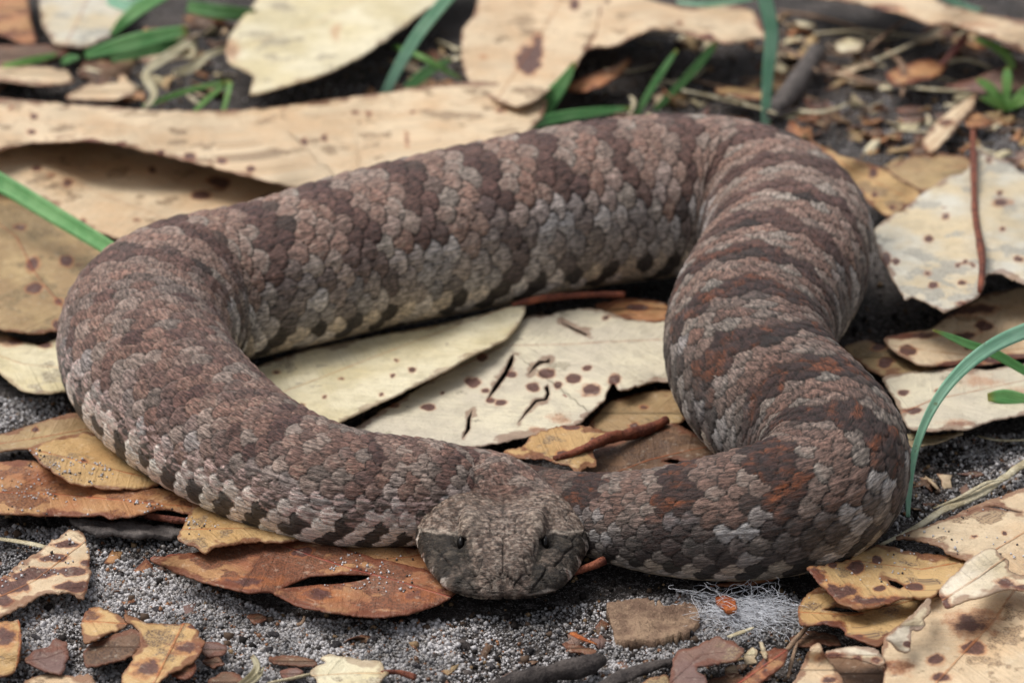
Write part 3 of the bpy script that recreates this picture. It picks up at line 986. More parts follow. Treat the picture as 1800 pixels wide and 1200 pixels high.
leaf('dry_leaf', 'olive tan leaf with a thin red midrib and brown blotches by the snake', 'olive',
     [(-70, 318), (0, 334), (80, 378), (150, 418), (215, 438), (200, 480), (160, 540), (140, 575), (60, 586), (0, 580), (-70, 572)],
     [(-60, 330, .3), (0, 335, .25), (215, 440, .3), (30, 470, .35), (0, 580, .62), (140, 570, .5)],
     mid=[(10, 402), (28, 415), (60, 478), (85, 510), (115, 545)],
     spots=[(118, 460, 13, 10), (62, 506, 15, 10), (58, 465, 12, 14, .7), (104, 530, 8, 7), (36, 400, 14, 5), (100, 572, 8, 12)], step=7)
leaf('dry_leaf', 'small cream leaf with an orange rim against the bend of the snake', 'cream',
     [(-70, 585), (0, 582), (40, 600), (70, 608), (110, 590), (160, 585), (180, 640), (160, 684), (85, 691), (45, 690), (12, 668), (-8, 645), (-70, 625)],
     [(-60, 590, .25), (0, 583, .3), (100, 600, .28), (60, 690, .5), (150, 684, .3)], mid=[(-70, 600), (40, 640), (160, 650)], spots=[(82, 606, 15, 5, .8), (22, 600, 30, 10, .5)], curl=0.05)
leaf('dry_leaf', 'narrow tan leaf strip pointing out from under the snake', 'olive',
     [(-70, 772), (0, 764), (60, 744), (125, 724), (175, 730), (230, 770), (120, 777), (60, 786), (0, 793), (-70, 802)],
     [(-60, 780, .25), (60, 750, .30), (60, 785, .42), (200, 760, .2)], mid=[(-70, 790), (60, 770), (200, 745)], spots=[(62, 755, 6, 4)])
leaf('dry_leaf', 'yellow tan leaf with a torn pointed end under the snake', 'gold',
     [(47, 787), (75, 779), (100, 770), (150, 758), (210, 770), (310, 830), (270, 858), (205, 859), (150, 856), (110, 841), (75, 815), (60, 800)],
     [(48, 788, .62), (110, 841, .6), (205, 858, .5), (150, 760, .35), (300, 835, .3)], mid=[(47, 787), (150, 812), (300, 850)], spots=[(147, 809, 6, 4)], jag=3)
leaf('dry_leaf', 'curled orange brown leaf dusted with sand grains beside the grey bark strip', 'orange',
     [(-70, 815), (0, 811), (60, 808), (100, 825), (200, 845), (330, 866), (430, 895), (345, 905), (285, 892), (240, 906), (193, 912), (180, 904), (110, 906), (0, 902), (-70, 904)],
     [(-60, 815, .3), (60, 812, .3), (330, 870, .15), (100, 860, .12), (0, 902, .55), (180, 906, .5), (240, 906, .45), (345, 903, .3)], mid=[(-70, 862), (100, 868), (280, 885)], spots=[(75, 838, 40, 14, .35), (160, 872, 5, 3)], curl=0.08,
     stalk=([(255, 905, .25), (300, 912, .22), (345, 918, .2)], [12, 13, 9], WM['redstalk']))
leaf('bark_strip', 'flat dark grey bark strip lying on the sand by the orange brown leaf', 'purple',
     [(118, 908), (200, 912), (300, 920), (330, 935), (300, 944), (220, 938), (160, 936), (140, 925)],
     [(118, 908, .25), (220, 936, .3), (320, 940, .1)], cat='bark', thick=0.1)
bpy.data.objects['bark_strip'].data.materials.clear()
bpy.data.objects['bark_strip'].data.materials.append(WM['greybark'])
leaf('dry_leaf', 'brown gold leaf with a bitten end poking from under the snake onto the reddish leaf', 'gold',
     [(340, 880), (420, 885), (530, 905), (570, 935), (495, 952), (440, 950), (400, 958), (372, 963), (360, 971), (345, 958), (328, 956), (310, 945), (325, 920)],
     [(340, 885, .3), (310, 945, .6), (360, 970, .6), (490, 952, .5), (550, 920, .2)], mid=[(310, 930), (420, 928), (560, 930)], jag=3)
leaf('dry_leaf', 'reddish brown leaf with split margin and red midrib lying on sand before the snake', 'rust',
     [(259, 981), (300, 974), (360, 968), (410, 956), (480, 945), (560, 950), (640, 975), (700, 990), (750, 1000), (800, 1020), (802, 1040), (785, 1052), (760, 1066),
      (720, 1078), (680, 1084), (620, 1081), (560, 1072), (520, 1063), (498, 1052), (476, 1039), (440, 1040), (400, 1033), (340, 1016), (300, 1000)],
     [(262, 982, .75), (340, 1000, .45), (440, 1040, .62), (400, 960, .25), (560, 955, .25), (500, 995, .2), (560, 1000, .30), (600, 1004, .52), (600, 1030, .2), (560, 1072, .5), (700, 1080, .42), (660, 1050, .22), (680, 1010, .38), (785, 1050, .35), (760, 1010, .3)],
     mid=[(259, 981), (380, 962), (470, 948), (545, 975), (620, 1000), (680, 1015), (770, 1042)],
     holes=[[(492, 1034), (520, 1022), (545, 1012), (600, 1008), (655, 1010), (640, 1018), (600, 1025), (560, 1027), (520, 1031)]],
     spots=[(530, 970, 22, 8), (440, 1022, 60, 12, .5), (560, 1045, 45, 16, .5), (730, 1045, 45, 16, .42)], step=6,
     stalk=([(770, 1040, .32), (850, 1030, .25), (940, 1012, .35), (1010, 1004, .45), (1062, 984, .55)], [10, 10, 10, 13, 16], WM['redstalk']))
leaf('dry_leaf', 'dull brown leaf half hidden between the pale belly and the reddish leaf', 'orange',
     [(560, 945), (660, 955), (790, 965), (800, 1010), (745, 1008), (690, 1004), (650, 990), (600, 970)], [(560, 950, .12), (690, 1004, .28), (790, 980, .12)], mid=[(640, 985), (720, 978), (800, 960)])

# --- near ground, on the sand
leaf('dry_leaf', 'mottled tan leaf striped with dark purple blotches on the sand', 'tan',
     [(-70, 1105), (0, 1085), (30, 1070), (70, 1046), (100, 1041), (130, 1043), (150, 1058), (158, 1020), (158, 970), (148, 936), (122, 930), (100, 945), (75, 965), (40, 985), (18, 1002), (-10, 1025), (-70, 1050)],
     [(-60, 1080, .25), (0, 1085, .4), (100, 1041, .45), (150, 1050, .2), (150, 940, .2), (60, 975, .25), (-10, 1025, .2), (80, 1005, .15)], mid=[(-70, 1080), (60, 1020), (150, 950)],
     spots=[(118, 957, 24, 7), (95, 980, 30, 7), (75, 1005, 34, 10), (125, 1003, 28, 9), (20, 1030, 30, 14), (130, 1030, 30, 9), (50, 1012, 24, 8), (0, 1055, 22, 9), (150, 990, 12, 6)], jag=4, step=6)
leaf('dry_leaf', 'dark speckled leaf with an orange rib along its side', 'gold',
     [(-70, 1095), (15, 1092), (34, 1086), (39, 1120), (35, 1160), (22, 1185), (-70, 1200)], [(-60, 1100, .2), (34, 1087, .35), (37, 1130, .5), (22, 1185, .25)], mid=[(33, 1086), (38, 1120), (30, 1170)], spots=[(8, 1120, 24, 24, .55)])
leaf('leaf_fragment', 'triangular grey tan leaf fragment with pale veins', 'purple',
     [(40, 1160), (62, 1142), (85, 1136), (96, 1120), (118, 1126), (120, 1160), (108, 1186), (75, 1175)], [(40, 1160, .3), (108, 1185, .3), (96, 1122, .12)], mid=[(42, 1160), (80, 1155), (120, 1140)], jag=4, cat='leaf fragment')
leaf('leaf_fragment', 'tan leaf fragment with grey speckled corner leaning on the dark brown fragment', 'gold',
     [(142, 1100), (152, 1072), (172, 1063), (186, 1070), (206, 1080), (229, 1096), (200, 1109), (170, 1121), (149, 1130)], [(142, 1100, .15), (172, 1065, .15), (229, 1096, .4), (170, 1121, .5), (149, 1130, .3)], mid=[(142, 1090), (229, 1096)], spots=[(162, 1082, 22, 18, .45)], jag=3, cat='leaf fragment', step=5)
leaf('leaf_fragment', 'dark brown curled leaf fragment beneath the tan ones', 'brown',
     [(145, 1148), (160, 1130), (200, 1115), (236, 1102), (246, 1112), (251, 1133), (230, 1155), (190, 1165), (150, 1173)], [(145, 1148, .15), (236, 1103, .35), (190, 1165, .38), (150, 1172, .3)], jag=3, cat='leaf fragment', step=5)
leaf('dry_leaf', 'tan leaf with charcoal speckled patches and a torn pale tip', 'gold',
     [(217, 1078), (240, 1084), (262, 1095), (290, 1098), (330, 1095), (352, 1107), (348, 1118), (361, 1127), (352, 1150), (336, 1166), (302, 1180), (282, 1195), (262, 1215), (215, 1210), (214, 1184), (236, 1160), (232, 1150), (250, 1135), (245, 1105), (225, 1094)],
     [(217, 1078, .35), (290, 1098, .2), (352, 1107, .3), (361, 1128, .5), (300, 1180, .45), (214, 1184, .35), (250, 1130, .4)], mid=[(262, 1215), (290, 1160), (320, 1100)],
     spots=[(330, 1140, 34, 15, .52), (262, 1175, 36, 20, .55), (340, 1100, 12, 5)], jag=3, step=5)
leaf('leaf_fragment', 'red brown leaf scrap beside the speckled tan leaf', 'rust', [(298, 1185), (312, 1170), (325, 1160), (345, 1162), (346, 1175), (335, 1190), (318, 1192)], 0.3, cat='leaf fragment', step=5)
leaf('leaf_fragment', 'thin grey leaf scrap on the sand by the speckled tan leaf', 'purple', [(348, 1140), (360, 1128), (385, 1128), (400, 1136), (392, 1150), (365, 1155)], 0.12, cat='leaf fragment', step=5)
leaf('dry_leaf', 'flat pale tan leaf half buried below the triangular fragment', 'tan', [(40, 1195), (80, 1182), (130, 1188), (160, 1180), (175, 1210), (40, 1220)], [(40, 1195, .1), (160, 1185, .2)], jag=4)
leaf('leaf_fragment', 'cream lobed leaf fragment with a dark reddish stalk on open sand', 'cream',
     [(560, 1156), (580, 1148), (600, 1153), (640, 1160), (668, 1161), (676, 1176), (684, 1181), (672, 1192), (655, 1215), (560, 1215), (556, 1192), (544, 1182), (556, 1170), (574, 1163)],
     [(580, 1148, .25), (676, 1176, .3), (544, 1182, .15), (620, 1180, .12)], mid=[(560, 1186), (620, 1182), (684, 1182)], jag=3, cat='leaf fragment', step=5,
     stalk=([(670, 1182, .25), (695, 1180, .2), (730, 1190, .15)], [7, 9, 12], WM['redstalk']))
leaf('leaf_fragment', 'purple brown curved leaf fragment with a pale crumbling foot', 'purple',
     [(1180, 1165), (1193, 1140), (1219, 1137), (1245, 1124), (1262, 1115), (1273, 1123), (1290, 1125), (1312, 1142), (1294, 1158), (1258, 1166), (1227, 1169), (1224, 1179), (1241, 1186), (1243, 1220), (1176, 1220)],
     [(1193, 1140, .3), (1262, 1115, .3), (1312, 1142, .5), (1240, 1166, .5), (1180, 1200, .3)], mid=[(1176, 1200), (1230, 1150), (1312, 1142)], jag=3, cat='leaf fragment', step=5)
leaf('dry_leaf', 'thin brown leaf wedged under the dark body of the snake', 'orange',
     [(1240, 1030), (1290, 1019), (1302, 1021), (1322, 1008), (1347, 1001), (1368, 1010), (1360, 1020), (1320, 1026)], [(1240, 1030, .05), (1347, 1001, .35), (1320, 1026, .05)], step=5)
leaf('leaf_fragment', 'red brown strip of leaf with a pale square end', 'rust',
     [(1360, 1137), (1388, 1141), (1376, 1170), (1342, 1196), (1310, 1225), (1262, 1225), (1300, 1196), (1335, 1165)], [(1360, 1138, .35), (1300, 1200, .2)], mid=[(1388, 1138), (1262, 1225)], cat='leaf fragment', spots=[(1345, 1160, 10, 30, .5)], step=5)
leaf('dry_leaf', 'gold leaf with dark speckled rim and purple blotches beside the dark body', 'gold',
     [(1415, 996), (1458, 990), (1496, 981), (1502, 968), (1545, 955), (1575, 962), (1604, 970), (1654, 975), (1705, 982), (1690, 1005), (1665, 1030), (1640, 1046), (1628, 1049), (1587, 1051), (1546, 1064), (1511, 1073), (1473, 1058), (1450, 1034), (1429, 1013)],
     [(1415, 996, .95), (1450, 1034, .85), (1511, 1073, .75), (1587, 1051, .7), (1640, 1046, .6), (1545, 958, .35), (1500, 1000, .55), (1600, 1005, .4), (1700, 983, .5)],
     mid=[(1540, 990), (1620, 1000), (1700, 985)], holes=[[(1560, 1017), (1575, 1020), (1590, 1028), (1582, 1034), (1566, 1027)]],
     spots=[(1504, 997, 17, 10), (1548, 1033, 13, 6), (1606, 1030, 16, 6), (1430, 1015, 22, 20, .7), (1475, 1040, 40, 16, .68), (1540, 1054, 55, 9, .62), (1463, 993, 8, 5), (1541, 983, 8, 7)], step=5, jag=3)
leaf('dry_leaf', 'smooth yellow tan leaf below the purple blotched gold leaf', 'gold',
     [(1403, 1066), (1416, 1045), (1441, 1030), (1500, 1035), (1600, 1040), (1640, 1050), (1606, 1083), (1570, 1110), (1546, 1135), (1517, 1127), (1486, 1115), (1482, 1104), (1444, 1094), (1420, 1100), (1405, 1098)],
     [(1403, 1066, .45), (1406, 1098, .5), (1441, 1031, .3), (1444, 1094, .55), (1546, 1134, .5), (1600, 1050, .2), (1500, 1070, .3)], mid=[(1403, 1075), (1500, 1080), (1620, 1050)],
     holes=[[(1446, 1071), (1470, 1064), (1505, 1070), (1512, 1075), (1480, 1075)]], spots=[(1455, 1096, 26, 5), (1478, 1108, 10, 8), (1510, 1120, 14, 6, .7)], step=5)
leaf('dry_leaf', 'large flat tan leaf with an orange midrib and one long crack beside the straw', 'tan',
     [(1568, 945), (1616, 929), (1668, 908), (1721, 885), (1800, 856), (1890, 828), (1890, 1030), (1800, 1022), (1720, 992), (1690, 982), (1665, 973), (1652, 958), (1620, 950)],
     [(1568, 945, .35), (1721, 885, .55), (1880, 840, .5), (1652, 960, .75), (1700, 985, .6), (1880, 1000, .5)], mid=[(1890, 905), (1800, 935), (1750, 965), (1715, 988)],
     holes=[[(1725, 889), (1750, 888), (1768, 893), (1798, 900), (1770, 897), (1748, 892)]], spots=[(1766, 937, 5, 5), (1710, 943, 9, 3, .8)], step=6)
leaf('dry_leaf', 'ivory curled leaf with a burnt brown base on top of the orange tan leaf', 'white',
     [(1649, 1040), (1663, 1022), (1706, 981), (1730, 967), (1750, 961), (1759, 975), (1774, 984), (1772, 1002), (1800, 1012), (1860, 1022), (1860, 1046), (1800, 1037), (1773, 1032), (1735, 1045), (1700, 1054), (1662, 1070)],
     [(1655, 1050, 1.0), (1662, 1069, 1.0), (1706, 985, 1.3), (1750, 962, 1.25), (1735, 1045, 1.35), (1800, 1030, 1.2), (1860, 1030, 1.1), (1772, 1000, 1.05)], mid=[(1655, 1055), (1710, 1020), (1760, 985)],
     spots=[(1656, 1058, 16, 20, .85), (1770, 1025, 22, 10, .6), (1800, 1032, 30, 6, .7), (1842, 1015, 14, 10)], step=5)
leaf('dry_leaf', 'broad orange tan leaf with a vivid orange midrib and a gall', 'tan',
     [(1625, 1048), (1660, 1040), (1740, 1010), (1800, 1010), (1890, 1010), (1890, 1240), (1542, 1240), (1556, 1175), (1549, 1140), (1556, 1116), (1604, 1083)],
     [(1630, 1048, .3), (1660, 1060, .3), (1800, 1060, .75), (1880, 1040, .6), (1556, 1130, .75), (1556, 1180, .7), (1700, 1120, .4), (1600, 1230, .6), (1700, 1230, .7), (1800, 1150, .8), (1880, 1200, .9)],
     mid=[(1785, 1035), (1770, 1054), (1753, 1083), (1718, 1121), (1677, 1165), (1645, 1200), (1620, 1240)],
     spots=[(1705, 1095, 50, 26, .5), (1712, 1137, 22, 14, .8), (1645, 1160, 16, 11, .7), (1580, 1170, 40, 20, .36), (1655, 1190, 18, 8, .7)], step=6)
leaf('leaf_fragment', 'white peeling curl of leaf skin standing on the orange tan leaf', 'white',
     [(1557, 1121), (1580, 1100), (1600, 1083), (1616, 1069), (1630, 1050), (1639, 1053), (1636, 1075), (1622, 1085), (1625, 1098), (1613, 1112), (1604, 1106), (1600, 1140), (1592, 1147), (1575, 1138)],
     [(1557, 1121, 1.3), (1630, 1050, .9), (1639, 1056, .75), (1600, 1083, 1.25), (1613, 1110, .95), (1592, 1147, .95)], spots=[(1596, 1132, 7, 8)], jag=3, cat='leaf fragment', step=4)
leaf('leaf_fragment', 'crumpled tan leaf piece with one upright corner beside the yellow tan leaf', 'tan',
     [(1424, 1137), (1441, 1128), (1449, 1148), (1474, 1180), (1490, 1225), (1380, 1225), (1404, 1182)], [(1441, 1129, .8), (1404, 1182, .4), (1474, 1180, .45), (1430, 1220, .3)], spots=[(1440, 1155, 12, 10, .4), (1460, 1195, 16, 8, .6)], jag=3, cat='leaf fragment', step=5)
leaf('dry_leaf', 'brown hollow leaf with a rolled ivory lip', 'brown',
     [(1440, 1150), (1499, 1140), (1540, 1140), (1560, 1160), (1575, 1230), (1470, 1230), (1450, 1180)], [(1440, 1150, .35), (1500, 1142, .3), (1560, 1165, .4), (1500, 1200, .2)], step=5)
leaf('leaf_fragment', 'rolled ivory strip of leaf edged with brown', 'white',
     [(1450, 1143), (1499, 1135), (1538, 1136), (1556, 1156), (1555, 1165), (1545, 1168), (1517, 1158), (1485, 1153), (1458, 1154)], [(1450, 1143, .6), (1499, 1136, .75), (1556, 1158, .75), (1500, 1155, .85)], spots=[(1465, 1150, 20, 6, .7), (1508, 1155, 12, 6, .8), (1540, 1160, 12, 6, .6)], cat='leaf fragment', step=4)

# --- beside the tail side of the snake
leaf('dry_leaf', 'large greyish cream leaf with a raised red midrib and small brown spots', 'grey',
     [(1533, 405), (1557, 384), (1590, 365), (1627, 336), (1662, 311), (1698, 303), (1712, 270), (1720, 257), (1737, 271), (1770, 281), (1800, 304), (1890, 330), (1890, 500), (1800, 500), (1778, 493), (1756, 480), (1734, 482), (1727, 512), (1720, 523), (1689, 537), (1660, 550), (1645, 538), (1620, 527), (1602, 521), (1591, 529), (1576, 503), (1565, 483), (1551, 457)],
     [(1533, 405, 1.5), (1600, 365, .8), (1715, 260, .6), (1800, 310, .6), (1880, 350, .7), (1570, 490, 1.7), (1600, 522, 1.6), (1660, 550, 1.5), (1722, 518, 1.6), (1640, 430, 1.3), (1780, 490, 1.5), (1720, 400, 1.5), (1880, 490, 1.3)],
     mid=[(1711, 240), (1713, 300), (1718, 400), (1728, 470), (1722, 520)],
     spots=[(1663, 381, 6, 5), (1633, 420, 8, 6), (1760, 356, 18, 8, .8), (1738, 282, 5, 5), (1757, 340, 5, 5), (1762, 402, 6, 6, .7), (1557, 455, 9, 16, .8), (1684, 465, 5, 4), (1697, 461, 5, 4), (1710, 466, 5, 4), (1640, 502, 9, 6), (1690, 497, 8, 5), (1632, 480, 7, 6, .6), (1790, 455, 9, 6, .7), (1575, 460, 5, 5), (1690, 533, 10, 6, .8)], step=7, jag=3,
     stalk=([(1710, 232, .9), (1712, 300, 1.0), (1717, 400, 1.6), (1727, 470, 1.75), (1722, 512, 1.7)], [11, 12, 12, 13, 7], WM['redstalk']))
leaf('dry_leaf', 'pointed yellow leaf with an orange edge leaning on the back of the snake', 'gold',
     [(1420, 244), (1450, 259), (1480, 274), (1525, 286), (1550, 294), (1575, 312), (1625, 340), (1595, 368), (1560, 382), (1525, 355), (1500, 320), (1475, 297), (1443, 265)],
     [(1420, 244, 1.6), (1480, 280, 1.4), (1525, 355, 1.1), (1560, 380, .9), (1550, 295, .8), (1620, 340, .5)], mid=[(1420, 244), (1500, 300), (1600, 350)], spots=[(1535, 305, 8, 8, .8), (1537, 343, 5, 5), (1568, 365, 6, 4)], step=5)
leaf('dry_leaf', 'dull yellow leaf lying flat beyond the greyish cream leaf', 'olive',
     [(1555, 298), (1600, 275), (1640, 268), (1700, 275), (1720, 300), (1680, 330), (1627, 338), (1595, 322)], [(1560, 298, .3), (1700, 280, .3), (1630, 335, .5)], mid=[(1555, 300), (1640, 298), (1720, 290)], step=6)
leaf('dry_leaf', 'orange tan leaf with round purple spots under the greyish cream leaf', 'tan',
     [(1550, 594), (1591, 584), (1636, 578), (1680, 545), (1734, 515), (1800, 505), (1890, 495), (1890, 640), (1800, 628), (1734, 641), (1689, 640), (1647, 642), (1614, 640), (1571, 617)],
     [(1550, 594, .5), (1614, 640, .55), (1571, 617, .6), (1700, 640, .35), (1734, 520, .35), (1880, 500, .5), (1880, 640, .4), (1720, 590, .3)], mid=[(1550, 605), (1700, 625), (1890, 600)],
     spots=[(1596, 615, 14, 9), (1729, 573, 15, 9), (1690, 592, 20, 9), (1702, 611, 7, 5), (1690, 640, 40, 7), (1775, 632, 50, 10), (1600, 590, 50, 6, .8), (1700, 545, 60, 12, .6)], step=6)
leaf('dry_leaf', 'worn yellow leaf in the gap between snake and orange tan leaf', 'olive',
     [(1480, 610), (1522, 596), (1560, 610), (1600, 630), (1650, 645), (1600, 660), (1551, 662), (1530, 650), (1500, 630)], [(1480, 610, .15), (1551, 660, .25), (1620, 645, .25)], spots=[(1555, 636, 14, 10), (1545, 610, 14, 8, .7)], step=6)
leaf('dry_leaf', 'long pale leaf with grey patches and a faint orange midrib behind the tall grass blade', 'pale',
     [(1548, 662), (1610, 652), (1667, 646), (1737, 650), (1800, 640), (1890, 628), (1890, 715), (1800, 729), (1748, 737), (1702, 754), (1680, 754), (1643, 758), (1597, 754), (1583, 724), (1566, 690)],
     [(1548, 662, .25), (1667, 648, .3), (1880, 635, .3), (1597, 754, .75), (1680, 754, .8), (1748, 737, .75), (1880, 715, .8), (1650, 700, .5)], mid=[(1585, 725), (1640, 702), (1700, 690), (1800, 668), (1890, 650)],
     spots=[(1720, 670, 45, 16, .30), (1790, 690, 40, 14, .28), (1588, 690, 10, 5), (1604, 722, 16, 6), (1680, 742, 40, 9, .28), (1647, 686, 6, 3)], step=6)
leaf('leaf_fragment', 'narrow cream leaf sliver with a red edge under the long pale leaf', 'cream',
     [(1590, 760), (1643, 766), (1700, 758), (1655, 776), (1600, 788)], [(1590, 765, .35), (1700, 758, .5), (1600, 788, .4)], cat='leaf fragment', step=5)

# --- inside the coil
leaf('dry_leaf', 'smooth yellowish cream leaf with a brown stalk inside the coil of the snake', 'cream',
     [(428, 655), (470, 636), (520, 618), (595, 602), (670, 588), (745, 575), (795, 565), (845, 553), (893, 538), (926, 530), (922, 551), (907, 576), (888, 598), (849, 616), (830, 624), (795, 645), (720, 683), (670, 707), (620, 731), (578, 752), (530, 765), (420, 700)],
     [(430, 655, .25), (595, 602, .3), (745, 575, .35), (926, 531, .75), (907, 576, .6), (830, 622, .75), (720, 682, .7), (620, 730, .6), (560, 680, .35), (420, 700, .2)],
     mid=[(440, 705), (480, 695), (560, 665), (650, 630), (750, 592), (870, 548), (926, 530)],
     spots=[(600, 665, 6, 4, .8), (570, 697, 6, 4, .8), (530, 712, 7, 5, .7), (724, 650, 7, 5, .8), (671, 693, 6, 4, .8), (697, 633, 4, 3, .7), (485, 655, 8, 4, .7), (690, 660, 5, 3, .7)], step=6, jag=1.2,
     stalk=([(900, 536, .75), (930, 529, .8), (985, 521, .75), (1040, 518, .7), (1098, 518, .65)], [8, 12, 13, 11, 10], WM['redstalk']))
leaf('dry_leaf', 'broad cream leaf with purple spots and jagged black cracks inside the coil', 'pale',
     [(610, 765), (632, 746), (670, 720), (700, 704), (760, 665), (830, 615), (890, 580), (931, 553), (966, 555), (983, 547), (1018, 541), (1053, 544), (1080, 552), (1100, 562), (1155, 562), (1200, 562), (1210, 650), (1185, 672), (1149, 669), (1100, 686), (1086, 684), (1079, 671), (1068, 687), (1065, 702), (1036, 727), (1021, 742), (995, 752), (934, 766), (893, 775), (820, 788), (740, 790), (640, 780)],
     [(632, 746, .25), (760, 665, .2), (931, 555, .35), (1050, 545, .4), (1190, 565, .3), (1190, 670, .35), (1070, 690, .6), (1021, 742, .55), (893, 775, .45), (820, 786, .4), (950, 650, .3)],
     mid=[(860, 620), (887, 607), (1000, 605), (1060, 601), (1200, 595)],
     holes=[[(899, 624), (904, 622), (901, 640), (889, 662), (872, 685), (857, 702), (866, 682), (886, 652)],
            [(930, 659), (938, 642), (948, 633), (960, 634), (967, 629), (966, 637), (950, 639), (940, 647)],
            [(912, 743), (926, 720), (941, 702), (957, 699), (961, 690), (957, 680), (963, 676), (966, 692), (961, 703), (944, 706), (928, 724)],
            [(813, 771), (820, 752), (822, 735), (831, 719), (827, 738), (826, 753)],
            [(984, 564), (1005, 573), (1034, 587), (1030, 590), (1006, 579)]],
     spots=[(832, 673, 14, 9), (853, 686, 9, 5), (961, 657, 13, 9), (938, 680, 12, 8), (1008, 665, 12, 9), (1031, 647, 9, 6), (981, 676, 8, 6), (1040, 684, 20, 11), (880, 706, 10, 6), (898, 658, 10, 6), (847, 628, 8, 6), (862, 704, 8, 4), (755, 716, 13, 6), (692, 712, 8, 4), (1064, 559, 8, 5), (778, 690, 4, 3), (985, 735, 30, 12, .28), (1080, 668, 10, 10, .8), (940, 755, 20, 8, .3)], step=5, jag=2)
leaf('dry_leaf', 'torn yellow leaf piece with a thick red brown midrib inside the coil', 'gold',
     [(876, 796), (922, 780), (937, 763), (980, 748), (1024, 747), (1053, 754), (1085, 764), (1060, 782), (1042, 789), (1048, 818), (1030, 821), (1022, 826), (1016, 838), (1004, 818), (972, 809), (951, 806), (925, 807)],
     [(876, 796, .6), (937, 763, .7), (1024, 748, .75), (1085, 764, .6), (1048, 818, .6), (1004, 818, .75), (925, 806, .75), (980, 785, .65)], mid=[(975, 806), (1040, 783), (1085, 766)],
     spots=[(1000, 750, 16, 5), (990, 798, 14, 8, .6), (1042, 772, 7, 5)], step=4, jag=3,
     stalk=([(975, 806, .78), (1030, 787, .78), (1075, 768, .65), (1120, 760, .5), (1172, 738, .45)], [12, 14, 20, 20, 16], WM['redstalk']))
leaf('dry_leaf', 'dark brown leaf with an orange midrib under the bulging body inside the coil', 'brown',
     [(1000, 835), (1040, 795), (1100, 768), (1180, 740), (1240, 770), (1280, 830), (1200, 860), (1080, 860)], [(1000, 835, .2), (1100, 768, .3), (1180, 745, .3), (1200, 850, .2)],
     mid=[(1060, 838), (1140, 808), (1210, 791), (1270, 780)], holes=[[(1165, 810), (1180, 806), (1212, 812), (1214, 819), (1185, 815)]], step=6)
leaf('dry_leaf', 'faded tan leaf beside the cracked cream leaf inside the coil', 'olive',
     [(1030, 745), (1075, 702), (1120, 690), (1200, 682), (1230, 720), (1190, 745), (1120, 765), (1060, 768)], [(1030, 745, .2), (1120, 692, .2), (1200, 690, .15), (1100, 760, .3)], spots=[(1116, 748, 9, 7, .8), (1130, 715, 10, 3, .8)], step=6)
leaf('leaf_fragment', 'brown leaf scraps shaded by the far side of the coil', 'orange', [(1040, 535), (1100, 522), (1170, 532), (1200, 560), (1130, 566), (1080, 556)], [(1040, 535, .2), (1150, 535, .35), (1130, 565, .3)], spots=[(1120, 540, 20, 6)], cat='leaf fragment', step=6)

# --- far litter
leaf('dry_leaf', 'big pale cream leaf with a brown tip raised above dark ground', 'cream',
     [(452, 0), (425, 32), (400, 64), (396, 90), (402, 112), (438, 128), (446, 140), (436, 170), (483, 158), (567, 133), (622, 108), (678, 72), (733, 30), (775, 0), (850, -60), (480, -60)],
     [(400, 80, 1.0), (436, 168, 1.0), (567, 133, 1.3), (678, 72, 1.3), (775, 0, 1.1), (480, -50, .5), (550, 50, .8), (840, -50, .8)], mid=[(400, 90), (560, 40), (700, -40)], spots=[(407, 88, 20, 24, .38), (590, 60, 12, 22, .3)], step=8)
leaf('dry_leaf', 'tan leaf with an orange midrib and a long purple blotch beyond the coil', 'tan',
     [(840, -60), (1095, -60), (1072, 0), (1060, 36), (1028, 92), (1010, 122), (978, 148), (945, 176), (905, 190), (850, 168), (817, 133), (811, 97), (811, 55), (838, 22)],
     [(850, -50, .5), (1080, -50, .7), (1060, 36, 1.1), (1010, 122, 1.2), (945, 176, 1.1), (817, 133, .9), (811, 60, .9), (930, 60, .7)], mid=[(1005, -60), (985, 0), (957, 50), (935, 82), (897, 140)],
     spots=[(930, 103, 22, 28), (945, 75, 14, 20, .6), (1010, 8, 9, 9), (850, 100, 10, 6, .4)], step=8)
leaf('dry_leaf', 'tan leaf arched over a dark hollow beyond the coil', 'tan',
     [(1060, -30), (1155, 4), (1205, 14), (1308, 10), (1328, 22), (1350, 70), (1333, 67), (1283, 79), (1261, 72), (1225, 67), (1183, 55), (1150, 50), (1122, 61), (1086, 80), (1044, 84), (1026, 92), (1048, 55)],
     [(1060, -20, .9), (1155, 5, .9), (1308, 12, 1.0), (1350, 70, 1.4), (1270, 75, 1.9), (1150, 50, 2.2), (1086, 80, 1.7), (1030, 90, 1.3)], mid=[(1040, 70), (1150, 30), (1330, 40)], spots=[(1245, 66, 12, 7), (1195, 40, 8, 5, .6), (1340, 45, 10, 14, .5)], step=7)
leaf('leaf_fragment', 'curled orange leaf piece in the dark hollow', 'orange', [(985, 158), (1022, 136), (1072, 121), (1110, 102), (1096, 126), (1061, 150), (1028, 162)], [(985, 158, .5), (1110, 102, .8), (1061, 150, .9), (1040, 130, .4)], cat='leaf fragment', step=6)
leaf('dry_leaf', 'long weathered tan leaf sheltering black shade beyond the litter', 'tan',
     [(1480, -35), (1560, -40), (1633, -10), (1661, 8), (1744, 28), (1800, 36), (1890, 60), (1890, 130), (1800, 92), (1789, 84), (1744, 65), (1689, 48), (1633, 43), (1578, 23), (1494, 2), (1390, -10), (1400, -30)],
     [(1400, -20, .8), (1560, -35, .8), (1744, 28, .9), (1880, 65, .9), (1494, 2, 1.6), (1633, 43, 2.1), (1744, 65, 2.1), (1880, 125, 1.9)], mid=[(1400, -20), (1600, 10), (1890, 90)], spots=[(1560, 15, 40, 8, .5), (1700, 45, 60, 8, .35)], step=8)
